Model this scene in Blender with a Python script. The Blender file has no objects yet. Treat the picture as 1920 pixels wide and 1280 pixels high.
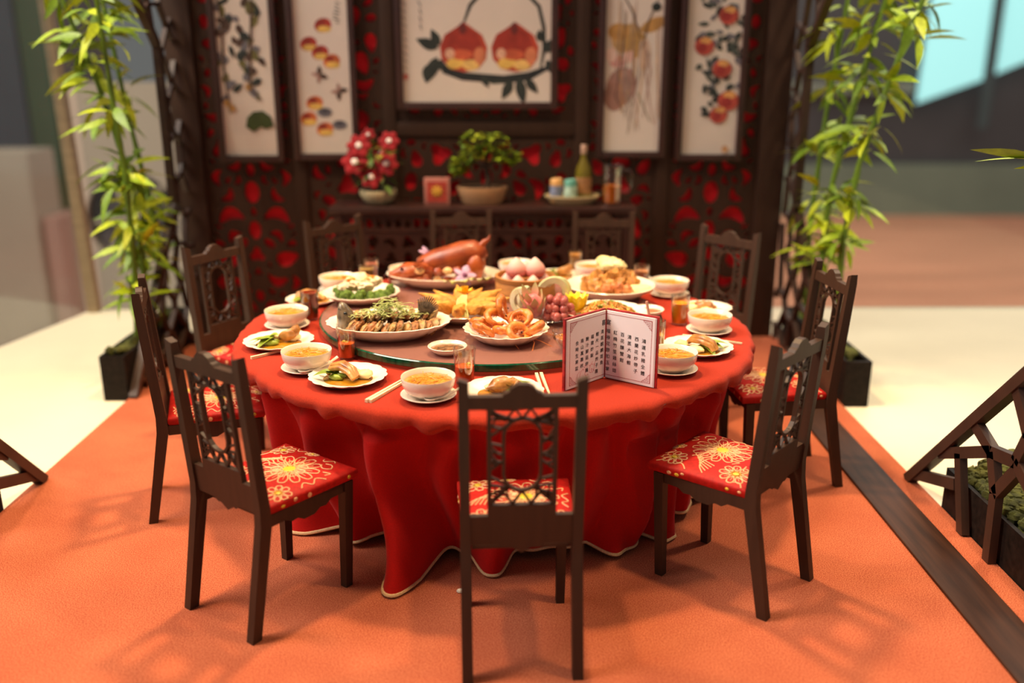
import bpy, bmesh, math, random
from mathutils import Vector, Matrix, noise, geometry
R = math.radians; PI = math.pi; sin = math.sin; cos = math.cos
S = bpy.context.scene; COL = S.collection
random.seed(7)

# ------------------------------------------------------------------ camera, world, lights
cam_d = bpy.data.cameras.new('camera'); cam = bpy.data.objects.new('camera', cam_d); COL.objects.link(cam)
cam_d.sensor_width = 36.0; cam_d.lens = 32.625; cam_d.clip_end = 300
cam.location = (0, 0, 2.0); cam.rotation_euler = (R(90 - 16.79), 0, R(-0.2207))
cam_d.dof.use_dof = True; cam_d.dof.focus_distance = 3.86; cam_d.dof.aperture_fstop = 0.60
S.camera = cam
S.view_settings.view_transform = 'Standard'; S.view_settings.look = 'None'
S.view_settings.gamma = 1; S.view_settings.use_curve_mapping = False
S.view_settings.exposure = -0.2

w = bpy.data.worlds.new('mall'); S.world = w; w.use_nodes = True
w.node_tree.nodes['Background'].inputs[0].default_value = (1.0, .95, .93, 1)
w.node_tree.nodes['Background'].inputs[1].default_value = 0.19

def spot(name, loc, target, power, size=80, blend=.6, radius=.12, col=(1, .70, .37)):
    d = bpy.data.lights.new(name, 'SPOT'); d.energy = power; d.spot_size = R(size); d.spot_blend = blend
    d.shadow_soft_size = radius; d.color = col
    o = bpy.data.objects.new(name, d); COL.objects.link(o); o.location = loc
    o.rotation_euler = (Vector(target) - Vector(loc)).to_track_quat('-Z', 'Y').to_euler()
    return o
spot('case_lamp', (-0.2, 4.9, 5.6), (-0.2, 4.1, 0), 1330, 78, .7, .20)
spot('case_lamp', (1.7, 2.9, 5.2), (0.3, 3.5, 0), 470, 75, .7, .20)
spot('case_lamp', (-1.9, 3.1, 5.2), (-0.9, 3.3, 0), 500, 75, .7, .20)
spot('case_lamp', (3.3, 5.2, 5.0), (3.2, 5.4, 0), 640, 80, .6, .2, (1, .82, .56))
spot('case_lamp', (-3.3, 5.0, 5.0), (-3.2, 5.2, 0), 590, 80, .6, .2, (1, .82, .56))

# ------------------------------------------------------------------ materials
def lin(h):
    h = h.lstrip('#'); c = [int(h[i:i+2], 16) / 255 for i in (0, 2, 4)]
    return tuple(x / 12.92 if x <= .04045 else ((x + .055) / 1.055) ** 2.4 for x in c)
_mats = {}
def mat(name, col, rough=.5, var=0., vs=20., bump=0., bs=60., metal=0., coat=0., sheen=0., spec=.5, stretch=(1, 1, 1), alpha=1., emit=0., sss=0., col2=None):
    if name in _mats: return _mats[name]
    if isinstance(col, str): col = lin(col)
    if isinstance(col2, str): col2 = lin(col2)
    m = bpy.data.materials.new(name); m.use_nodes = True; nt = m.node_tree; N = nt.nodes; L = nt.links
    b = N['Principled BSDF']
    b.inputs['Base Color'].default_value = (*col, 1); b.inputs['Roughness'].default_value = rough
    b.inputs['Metallic'].default_value = metal; b.inputs['Coat Weight'].default_value = coat
    b.inputs['Sheen Weight'].default_value = sheen; b.inputs['Specular IOR Level'].default_value = spec
    b.inputs['Alpha'].default_value = alpha
    if sss: b.inputs['Subsurface Weight'].default_value = sss; b.inputs['Subsurface Radius'].default_value = (.05, .03, .02)
    if emit: b.inputs['Emission Color'].default_value = (*col, 1); b.inputs['Emission Strength'].default_value = emit
    if var or bump:
        tc = N.new('ShaderNodeTexCoord'); mp = N.new('ShaderNodeMapping'); mp.inputs['Scale'].default_value = stretch
        L.new(tc.outputs['Object'], mp.inputs['Vector'])
        if var:
            n = N.new('ShaderNodeTexNoise'); n.inputs['Scale'].default_value = vs; n.inputs['Detail'].default_value = 4
            L.new(mp.outputs[0], n.inputs['Vector'])
            r = N.new('ShaderNodeValToRGB'); r.color_ramp.elements[0].position = .3; r.color_ramp.elements[1].position = .7
            r.color_ramp.elements[0].color = (*[c * (1 - var) for c in col], 1)
            r.color_ramp.elements[1].color = (*(col2 if col2 else [min(1, c * (1 + var)) for c in col]), 1)
            L.new(n.outputs['Fac'], r.inputs[0]); L.new(r.outputs[0], b.inputs['Base Color'])
        if bump:
            n2 = N.new('ShaderNodeTexNoise'); n2.inputs['Scale'].default_value = bs; n2.inputs['Detail'].default_value = 3
            L.new(mp.outputs[0], n2.inputs['Vector'])
            bp = N.new('ShaderNodeBump'); bp.inputs['Strength'].default_value = bump; bp.inputs['Distance'].default_value = .01
            L.new(n2.outputs['Fac'], bp.inputs['Height']); L.new(bp.outputs[0], b.inputs['Normal'])
    _mats[name] = m; return m
def glass(name, tint=(.95, .95, .93), refl=.13, rough=.05):
    """thin clear wall: tinted see-through with a fresnel gloss"""
    if name in _mats: return _mats[name]
    m = bpy.data.materials.new(name); m.use_nodes = True; nt = m.node_tree; N = nt.nodes; L = nt.links
    N.remove(N['Principled BSDF']); out = N['Material Output']
    t = N.new('ShaderNodeBsdfTransparent'); t.inputs[0].default_value = (*tint, 1)
    g = N.new('ShaderNodeBsdfGlossy'); g.inputs['Roughness'].default_value = rough
    lw = N.new('ShaderNodeLayerWeight'); lw.inputs['Blend'].default_value = .35
    mr = N.new('ShaderNodeMapRange'); mr.inputs['To Min'].default_value = refl * .4; mr.inputs['To Max'].default_value = min(1, refl * 6)
    L.new(lw.outputs['Facing'], mr.inputs['Value'])
    mx = N.new('ShaderNodeMixShader'); L.new(mr.outputs[0], mx.inputs[0]); L.new(t.outputs[0], mx.inputs[1]); L.new(g.outputs[0], mx.inputs[2])
    L.new(mx.outputs[0], out.inputs['Surface']); _mats[name] = m; return m
def zgrad(name, c0, c1, z0, z1, rough=.4, axis='Z', coat=0., var=0.):
    """two dyes along one object axis"""
    if name in _mats: return _mats[name]
    m = mat(name, c0, rough, coat=coat); nt = m.node_tree; N = nt.nodes; L = nt.links
    tc = N.new('ShaderNodeTexCoord'); sp = N.new('ShaderNodeSeparateXYZ'); L.new(tc.outputs['Object'], sp.inputs[0])
    mr = N.new('ShaderNodeMapRange'); mr.inputs['From Min'].default_value = z0; mr.inputs['From Max'].default_value = z1
    L.new(sp.outputs[axis], mr.inputs['Value'])
    r = N.new('ShaderNodeValToRGB')
    r.color_ramp.elements[0].color = (*lin(c0), 1); r.color_ramp.elements[1].color = (*lin(c1), 1)
    L.new(mr.outputs[0], r.inputs[0]); L.new(r.outputs[0], N['Principled BSDF'].inputs['Base Color'])
    return m

wood = mat('dark_stained_wood', '#3b261a', .5, .15, 6, .05, 25, spec=.35, stretch=(6, 6, .6))
wall_wood = mat('carved_wall_wood', '#3a2519', .6, .12, 5, .05, 20, spec=.25, stretch=(5, 5, 1))
red_back = mat('red_wall_backing', '#e00a20', .8, .1, 8)
velvet = mat('red_velvet', '#b40e08', .8, .14, 240, .10, 900, sheen=.06, spec=.2)
velvet_top = mat('red_velvet_top', '#a02d18', .88, .25, 260, .12, 900, sheen=.05, spec=.15)
hem_m = mat('gold_hem_braid', '#dcb888', .5, .3, 300, .3, 400)
porcelain = mat('cream_porcelain', '#f3e4d2', .22, coat=.4, sss=.0)
brocade = mat('red_brocade', '#a8140c', .6, .2, 60, .1, 500, sheen=.0, spec=.25)
thread = mat('gold_thread', '#e0a878', .4, .25, 200, .2, 600)
gold_thread = mat('yellow_thread', '#d8b838', .4, .2, 200)
clear = glass('clear_glass'); clear2 = glass('pane_glass', (.90, .93, .92), .05)

def carpet_mat():
    m = bpy.data.materials.new('coral_carpet'); m.use_nodes = True; nt = m.node_tree; N = nt.nodes; L = nt.links
    b = N['Principled BSDF']; b.inputs['Roughness'].default_value = .95; b.inputs['Sheen Weight'].default_value = .12
    b.inputs['Specular IOR Level'].default_value = .1; b.inputs['Sheen Tint'].default_value = (1, .6, .45, 1)
    tc = N.new('ShaderNodeTexCoord')
    fine = N.new('ShaderNodeTexNoise'); fine.inputs['Scale'].default_value = 210; fine.inputs['Detail'].default_value = 5; fine.inputs['Roughness'].default_value = .7
    big = N.new('ShaderNodeTexNoise'); big.inputs['Scale'].default_value = 3; big.inputs['Detail'].default_value = 5
    L.new(tc.outputs['Object'], fine.inputs['Vector']); L.new(tc.outputs['Object'], big.inputs['Vector'])
    r = N.new('ShaderNodeValToRGB'); e = r.color_ramp.elements
    e[0].position = .39; e[0].color = (*lin('#9e3d26'), 1); e[1].position = .63; e[1].color = (*lin('#e28a62'), 1)
    L.new(fine.outputs['Fac'], r.inputs[0])
    r2 = N.new('ShaderNodeValToRGB'); f = r2.color_ramp.elements
    f[0].position = .35; f[0].color = (.88, .80, .80, 1); f[1].position = .68; f[1].color = (1, 1, 1, 1)
    L.new(big.outputs['Fac'], r2.inputs[0])
    mx = N.new('ShaderNodeMix'); mx.data_type = 'RGBA'; mx.blend_type = 'MULTIPLY'; mx.inputs['Factor'].default_value = 1
    L.new(r.outputs[0], mx.inputs[6]); L.new(r2.outputs[0], mx.inputs[7]); L.new(mx.outputs[2], b.inputs['Base Color'])
    bp = N.new('ShaderNodeBump'); bp.inputs['Strength'].default_value = .5; bp.inputs['Distance'].default_value = .010
    L.new(fine.outputs['Fac'], bp.inputs['Height']); L.new(bp.outputs[0], b.inputs['Normal'])
    return m

# ------------------------------------------------------------------ geometry helpers
class MB:
    def __init__(s): s.v = []; s.f = []; s.m = []
    def add(s, vf, M=None, mi=0):
        v, f = vf; o = len(s.v)
        s.v += [tuple(M @ Vector(p)) for p in v] if M is not None else [tuple(p) for p in v]
        s.f += [tuple(i + o for i in q) for q in f]; s.m += [mi] * len(f); return s
    def build(s, name, mats, parent=None, smooth=40, loc=None, rz=0):
        me = bpy.data.meshes.new(name); me.from_pydata(s.v, [], s.f)
        for m in (mats if isinstance(mats, (list, tuple)) else [mats]): me.materials.append(m)
        if len(me.materials) > 1: me.polygons.foreach_set('material_index', s.m)
        if smooth:
            me.polygons.foreach_set('use_smooth', [True] * len(me.polygons)); me.set_sharp_from_angle(angle=R(smooth))
        me.update(); return link(name, me, parent, loc, rz)
def link(name, me, parent=None, loc=None, rz=0):
    o = bpy.data.objects.new(name, me); COL.objects.link(o)
    if parent: o.parent = parent
    if loc is not None: o.location = loc
    o.rotation_euler = (0, 0, rz); return o
def tag(o, label, cat, group=None, kind=None):
    o['label'] = label; o['category'] = cat
    if group: o['group'] = group
    if kind: o['kind'] = kind
    return o
def thing(name, label, cat, loc=(0, 0, 0), rz=0, group=None, kind=None):
    return tag(link(name, None, None, loc, rz), label, cat, group, kind)
def solo(mb, name, m, label, cat, loc=(0, 0, 0), rz=0, group=None, kind=None, smooth=40):
    return tag(mb.build(name, m, None, smooth, loc, rz), label, cat, group, kind)
def dup(root, loc=None, rot=None, label=None, group=None):
    def cp(o, par):
        c = o.copy(); COL.objects.link(c)
        if par: c.parent = par
        for k in list(o.children): cp(k, c)
        return c
    c = cp(root, None)
    if loc is not None: c.location = loc
    if rot is not None: c.rotation_euler = rot if isinstance(rot, tuple) else (0, 0, rot)
    if label: c['label'] = label
    if group: c['group'] = group
    return c
def T(x=0, y=0, z=0): return Matrix.Translation((x, y, z))
def RX(a): return Matrix.Rotation(a, 4, 'X')
def RY(a): return Matrix.Rotation(a, 4, 'Y')
def RZ(a): return Matrix.Rotation(a, 4, 'Z')
def SC(x, y, z): return Matrix.Diagonal((x, y, z, 1))
def box(x0, x1, y0, y1, z0, z1, b=0.):
    if b <= 0:
        v = [(x, y, z) for x in (x0, x1) for y in (y0, y1) for z in (z0, z1)]
        return v, [(0, 1, 3, 2), (4, 6, 7, 5), (0, 4, 5, 1), (2, 3, 7, 6), (0, 2, 6, 4), (1, 5, 7, 3)]
    bm = bmesh.new(); bmesh.ops.create_cube(bm, size=1)
    for p in bm.verts: p.co = ((x0 + x1) / 2 + p.co.x * (x1 - x0), (y0 + y1) / 2 + p.co.y * (y1 - y0), (z0 + z1) / 2 + p.co.z * (z1 - z0))
    bmesh.ops.bevel(bm, geom=bm.edges[:], offset=b, segments=2, affect='EDGES', profile=.6)
    bm.verts.index_update(); r = [tuple(p.co) for p in bm.verts], [tuple(q.index for q in f.verts) for f in bm.faces]; bm.free(); return r
def bar(p, q, w, d, up=(0, 0, 1), w2=None, d2=None):
    """rectangular bar from p to q; w across, d along the up direction"""
    p = Vector(p); q = Vector(q); t = (q - p).normalized(); u = Vector(up)
    s = t.cross(u); s = s.normalized() if s.length > 1e-4 else Vector((1, 0, 0)); u = s.cross(t).normalized()
    w2 = w if w2 is None else w2; d2 = d if d2 is None else d2; v = []
    for c, a, b in ((p, w, d), (q, w2, d2)):
        for i, j in ((-1, -1), (1, -1), (1, 1), (-1, 1)): v.append(c + s * i * a / 2 + u * j * b / 2)
    return v, [(3, 2, 1, 0), (4, 5, 6, 7), (0, 1, 5, 4), (1, 2, 6, 5), (2, 3, 7, 6), (3, 0, 4, 7)]
def tube(pts, rad, n=8, cap=True, flat=1., closed=False):
    pts = [Vector(p) for p in pts]; K = len(pts); rad = rad if isinstance(rad, (list, tuple)) else [rad] * K
    v = []; f = []; nrm = None
    for i, p in enumerate(pts):
        t = (pts[(i + 1) % K if closed else min(i + 1, K - 1)] - pts[(i - 1) % K if closed else max(i - 1, 0)]).normalized()
        if nrm is None:
            a = Vector((0, 0, 1)) if abs(t.z) < .9 else Vector((1, 0, 0)); nrm = (a - t * a.dot(t)).normalized()
        else:
            nrm = (nrm - t * nrm.dot(t)); nrm = nrm.normalized() if nrm.length > 1e-6 else Vector((1, 0, 0))
        b = t.cross(nrm)
        for k in range(n):
            a = 2 * PI * k / n; v.append(p + (b * cos(a) + nrm * sin(a) * flat) * rad[i])
    for i in range(K if closed else K - 1):
        j = (i + 1) % K
        for k in range(n): f.append((i * n + k, i * n + (k + 1) % n, j * n + (k + 1) % n, j * n + k))
    if cap and not closed: f.append(tuple(range(n))[::-1]); f.append(tuple((K - 1) * n + k for k in range(n)))
    return v, f
def lathe(prof, n=40, k=0, amp=0., sx=1., sy=1., wav=0.):
    rm = max(p[0] for p in prof); v = []; f = []; rings = []
    for r, z in prof:
        if r < 1e-6: rings.append([len(v)]); v.append((0, 0, z)); continue
        wt = max(0, (r / rm - .55) / .45); ring = []
        for i in range(n):
            a = 2 * PI * i / n; sc = 1 + amp * wt * (abs(cos(k * a / 2)) * 2 - 1 if k else 0)
            ring.append(len(v)); v.append((r * sc * cos(a) * sx, r * sc * sin(a) * sy, z + wav * wt * (cos(k * a) if k else 0)))
        rings.append(ring)
    for A, B in zip(rings, rings[1:]):
        if len(A) == 1 and len(B) == 1: continue
        for i in range(n):
            j = (i + 1) % n
            if len(A) == 1: f.append((A[0], B[j], B[i]))
            elif len(B) == 1: f.append((A[i], A[j], B[0]))
            else: f.append((A[i], A[j], B[j], B[i]))
    return v, [q[::-1] for q in f] if prof[0][1] > prof[-1][1] and False else f
def blob(c, r, seed=0, amp=.0, fr=2., nu=14, nv=9, M=None, taper=0.):
    v = []; f = []; off = Vector((seed * 3.7, seed * 1.3, seed * 2.1))
    for j in range(nv + 1):
        th = PI * j / nv
        for i in range(nu if 0 < j < nv else 1):
            ph = 2 * PI * i / nu; d = Vector((sin(th) * cos(ph), sin(th) * sin(ph), cos(th)))
            s = 1 + amp * noise.noise(d * fr + off); tp = 1 + taper * d.x
            p = Vector((d.x * r[0], d.y * r[1] * tp, d.z * r[2] * tp)) * s
            if M is not None: p = M @ p
            v.append(p + Vector(c))
    def ix(j, i): return 0 if j == 0 else (1 + (nv - 1) * nu if j == nv else 1 + (j - 1) * nu + i % nu)
    for j in range(nv):
        for i in range(nu):
            if j == 0: f.append((0, ix(1, i), ix(1, i + 1)))
            elif j == nv - 1: f.append((ix(j, i), ix(nv, 0), ix(j, i + 1)))
            else: f.append((ix(j, i), ix(j + 1, i), ix(j + 1, i + 1), ix(j, i + 1)))
    return v, f
def prism(poly, y0, y1):
    """polygon in x,z extruded along y"""
    n = len(poly); v = [(x, y0, z) for x, z in poly] + [(x, y1, z) for x, z in poly]
    tri = geometry.tessellate_polygon([[Vector((x, z, 0)) for x, z in poly]])
    f = [tuple(t) for t in tri] + [tuple(i + n for i in t[::-1]) for t in tri]
    return v, f + [(i, (i + 1) % n, n + (i + 1) % n, n + i) for i in range(n)]
def leaf(L, W, bend=.25, cup=.15, n=5):
    v = []; f = []
    for i in range(n + 1):
        t = i / n; wd = W * (sin(PI * t ** .75)) * .5 + .0008; z = -bend * L * t * t
        v += [(L * t, -wd, z + cup * wd), (L * t, 0, z), (L * t, wd, z + cup * wd)]
    for i in range(n):
        a = i * 3; f += [(a, a + 3, a + 4, a + 1), (a + 1, a + 4, a + 5, a + 2)]
    return v, f
def curve_mesh(polys, depth, name='cut'):
    """first polygon minus the following holes, in x,y; extruded depth in z"""
    cu = bpy.data.curves.new(name, 'CURVE'); cu.dimensions = '2D'; cu.fill_mode = 'BOTH'; cu.extrude = depth / 2
    for p in polys:
        s = cu.splines.new('POLY'); s.points.add(len(p) - 1); s.use_cyclic_u = True
        for i, q in enumerate(p): s.points[i].co = (q[0], q[1], 0, 1)
    return curve_vf(cu)
def curve_vf(cu):
    ob = bpy.data.objects.new('tmp', cu); COL.objects.link(ob)
    dg = bpy.context.evaluated_depsgraph_get(); me = bpy.data.meshes.new_from_object(ob.evaluated_get(dg))
    r = [tuple(p.co) for p in me.vertices], [tuple(p.vertices) for p in me.polygons]
    bpy.data.objects.remove(ob); bpy.data.meshes.remove(me); return r
def text_vf(s, size):
    cu = bpy.data.curves.new('txt', 'FONT'); cu.body = s; cu.size = size; cu.resolution_u = 1; cu.align_x = 'CENTER'
    cu.extrude = .0003
    return curve_vf(cu)
def poly_ell(cx, cy, rx, ry, n=16, a0=0.): return [(cx + rx * cos(2 * PI * i / n) * cos(a0) - ry * sin(2 * PI * i / n) * sin(a0), cy + rx * cos(2 * PI * i / n) * sin(a0) + ry * sin(2 * PI * i / n) * cos(a0)) for i in range(n)]

# ------------------------------------------------------------------ setting
def struct(mb, name, m, label, cat, loc=(0, 0, 0), smooth=0): return solo(mb, name, m, label, cat, loc, 0, None, 'structure', smooth)
cream = mat('cream_platform', '#f2e4c4', .5, .03, 2)
struct(MB().add(prism([(-3.53, 7.66), (6.2, 7.72), (6.2, -1), (-5.3, -1)], -.10, -.02), Matrix(((1, 0, 0, 0), (0, 0, 1, 0), (0, 1, 0, 0), (0, 0, 0, 1)))), 'floor', cream, 'cream coloured platform floor of the display case', 'floor')
o = solo(MB().add(box(-2.355, 2.03, 1.2, 6.80, -.02, 0)), 'carpet', carpet_mat(), 'coral orange pile carpet under the round dining table', 'carpet')
rail_m = mat('walnut_rail', '#3a2114', .5, .4, 4, .05, 20, spec=.2, stretch=(8, .6, 1))
struct(MB().add(box(1.705, 1.905, 1.2, 5.75, .0005, .014, .004)), 'trim_right', rail_m, 'flat dark wood rail inlaid along the right side of the carpet', 'rail')

# back wall: red backing, stiles, rails, pierced panels
WY = 6.80
wall = thing('wall_back', 'dark carved openwork wall with red cloth behind the holes', 'wall', kind='structure')
MB().add(box(-2.36, 1.99, WY + .02, WY + .06, 0, 2.95)).build('backing', red_back, wall, 0)
for a, b in ((-2.385, -2.19), (1.80, 1.99)): MB().add(box(a, b, WY - .05, WY + .02, 0, 2.95, .008)).build('stile', wall_wood, wall, 30)
stx = (-1.498, -.843, .521, 1.108)
for x in stx: MB().add(box(x - .045, x + .045, WY - .035, WY + .02, .12, 2.95, .006)).build('stile', wall_wood, wall, 30)
MB().add(box(-2.19, 1.80, WY - .03, WY + .02, 0, .12)).build('rail', wall_wood, wall, 0)
MB().add(box(-.798, .476, WY - .03, WY + .02, 1.49, 1.59, .006)).build('rail', wall_wood, wall, 30)
def hole(kind, x, y, r, a, rg):
    P = []
    if kind == 0: P = poly_ell(0, 0, r * .92, r * .62, 12)
    elif kind == 1: P = [(r * 1.0 * cos(t) , r * .70 * sin(t) * (1.25 + .5 * cos(t)) / 1.4) for t in [2 * PI * i / 14 for i in range(14)]]      # teardrop
    elif kind == 2:                                                     # bean
        for i in range(16):
            t = 2 * PI * i / 16; X = r * cos(t); P.append((X, r * .48 * sin(t) + .62 * X * X / r - .15 * r))
    else:                                                               # winged
        for i in range(18):
            t = 2 * PI * i / 18; q = r * (.78 + .22 * cos(3 * t)); P.append((q * cos(t), q * sin(t)))
    return [(x + p * cos(a) - q * sin(a), y + p * sin(a) + q * cos(a)) for p, q in P]
def fret(x0, x1, z0, z1, seed, rad=(.07, .115)):
    """pierced panel with mirrored cut-outs"""
    rg = random.Random(seed); W = x1 - x0; hw = W / 2; done = []; holes = []; g = .020
    def discs(k, x, y, r, a):
        L = {0: ((-.3, .62), (.3, .62)), 1: ((-.6, .36), (0, .62), (.6, .62)), 2: ((-.62, .5), (0, .45), (.62, .5)), 3: ((0, 1.),)}[k]
        return [(x + d * r * cos(a), y + d * r * sin(a), q * r) for d, q in L]
    for big in (1.15, .85, .62, .45, .34):
        for _ in range(1400):
            k = rg.choice((1, 2, 1, 2, 2, 3, 0)); r = rg.uniform(*rad) * big; a = rg.uniform(0, PI * 2); x = rg.uniform(.01, hw); y = rg.uniform(z0, z1)
            c = x > hw - r * .3
            if c: x = hw; k = rg.choice((0, 3)); a = PI / 2
            D = discs(k, x, y, r, a)
            if any(p - q < .014 or (not c and p + q > hw - g / 2) or v - q < z0 + .02 or v + q > z1 - .02 for p, v, q in D): continue
            if any((p - u) ** 2 + (v - w_) ** 2 < (q + t_ + g) ** 2 for p, v, q in D for u, w_, t_ in done): continue
            done += D
            if c: holes.append(hole(k, x0 + hw, y, r, a, rg))
            else:
                h = hole(k, x, y, r, a, rg); holes.append([(x0 + p, q) for p, q in h]); holes.append([(x1 - p, q) for p, q in h[::-1]])
    outer = [(x0, z0), (x1, z0), (x1, z1), (x0, z1)]
    return MB().add(curve_mesh([outer] + holes, .022), T(0, WY - .004, 0) @ RX(PI / 2))
xs = (-2.19,) + stx + (1.80,)
for i in range(5):
    a = xs[i] + (.045 if i else 0); b = xs[i + 1] - (.045 if i < 4 else 0)
    for z0, z1 in (((.12, 1.49), (1.59, 2.95)) if i == 2 else ((.12, 2.95),)):
        fret(a, b, z0, z1, 11 + min(i, 4 - i) * 3 + int(z0), (.050, .088)).build('pierced_panel', wall_wood, wall, 30)

# mall beyond the case
mall_floor = mat('mall_floor_terracotta', '#c48468', .8, .18, .08, spec=.05, stretch=(1, 6, 1))
struct(MB().add(box(-90, 120, 8.5, 76, -10.3, -10)), 'floor_1', mall_floor, 'terracotta coloured mall floor far beyond the display case', 'floor')

def ml(name, loc, size, power, col=(1, .9, .8)):
    d = bpy.data.lights.new(name, 'AREA'); d.shape = 'RECTANGLE'; d.size = size[0]; d.size_y = size[1]; d.energy = power; d.color = col
    o = bpy.data.objects.new(name, d); COL.objects.link(o); o.location = loc; return o
ml('mall_fill', (22, 46, 24), (50, 50), 23000)  # unseen fill light added to brighten the far mall floor and shop front
o = ml('mall_fill', (-13, 3, 14), (10, 10), 5200); o.rotation_euler = (Vector((-7, 16, -1)) - o.location).to_track_quat('-Z', 'Y').to_euler()  # unseen fill added on the near side to brighten the partition and kiosks
t = thing('wall_mall', 'grey green shop front with dark band far behind the case', 'wall', kind='structure')
MB().add(box(8, 70, 75, 76, -10, -5.9)).build('plinth', mat('grey_green_panel', '#75806e', .7, .12, .2), t, 0)
MB().add(box(8, 70, 75.6, 76, -5.9, 14)).build('dark_band', mat('charcoal_front', '#464244', .6, .25, .15), t, 0)
MB().add(box(20, 31.6, 74.6, 75.6, -.4, .5)).build('ledge', mat('pale_ledge', '#7d8276', .6), t, 0)
t = thing('screen', 'large pale cyan lit screen beyond the case at upper right', 'screen', (0, 74.4, 0))
MB().add(prism([(31.7, -1.1), (32.1, 12), (48, 12), (48, 4.2), (39.9, 2.1), (36.4, .6)], -.3, 0)).build('lit_panel', mat('cyan_light', '#9fdde0', .5, emit=1.1), t, 0)
MB().add(box(36.5, 37.3, -.6, -.35, -3, 12)).build('post', mat('screen_post', '#3d4a4c', .6), t, 0)
# left of the case
gw = mat('pale_partition', '#b8a48f', .7, .06, .6); dk = mat('smoky_window', '#5f5458', .4)
t = thing('partition', 'pale grey partition with round muntined window behind the left bamboo', 'partition', (0, 12, 0))
MB().add(curve_mesh([[(-5.62, -10), (-3.6, -10), (-3.6, 1.75), (-5.62, 1.75)], poly_ell(-4.84, .05, .60, .60, 40)], .12), RX(PI / 2)).build('panel', gw, t, 0)
MB().add(box(-5.5, -4.2, .10, .14, -.6, .7)).build('window_pane', dk, t, 0)
for a in (5, 48, 120):
    MB().add(bar((-4.84 - .59 * cos(R(a)), .06, .05 - .59 * sin(R(a))), (-4.84 + .59 * cos(R(a)), .06, .05 + .59 * sin(R(a))), .06, .07, (0, 1, 0))).build('muntin', gw, t, 0)
for (x0, x1, y, z1, c, nm, lb) in ((-19, -12.6, 25, 9, '#3d4349', 'pillar', 'slate blue pillar at the far left beyond the glass'), (-12.58, -11.9, 25.1, 9, '#3f5030', 'pillar', 'narrow dark green pillar beyond the left glass'),
        (-11.88, -10.9, 25.2, 9, '#463d3c', 'pillar', 'dark grey pillar just left of the brass corner post'), (-12, -10.2, 20, .16, '#ab9b88', 'kiosk', 'light grey kiosk block at the far left beyond the glass'), (-10.18, -9.83, 20.2, -1.25, '#a98274', 'kiosk', 'low dusty pink block beside the light grey kiosk')):
    solo(MB().add(box(x0, x1, y, y + 1.2, -10, z1, .04)), nm, mat(nm + c, c, .7, .1, .5), lb, nm)
# display case glass and brass corner post
t = thing('display_case', 'glass display case with a brass corner post at left', 'display case', (-3.49, 7.58, 0))
MB().add(bar((0, 0, -.02), (-.075, 0, 3.0), .085, .085, (0, 1, 0))).build('corner_post', mat('brushed_brass', '#a08a6c', .4, .15, 3, metal=.35, stretch=(1, 1, 8)), t, 0)
MB().add(bar((-.05, -.06, 1.45), (-1.65, -7.6, 1.45), .012, 2.9, (0, 0, 1))).build('glass_pane', clear2, t, 0)
MB().add(box(.06, 8.6, .05, .062, -.02, 3.0)).build('glass_pane', clear2, t, 0)

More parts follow.
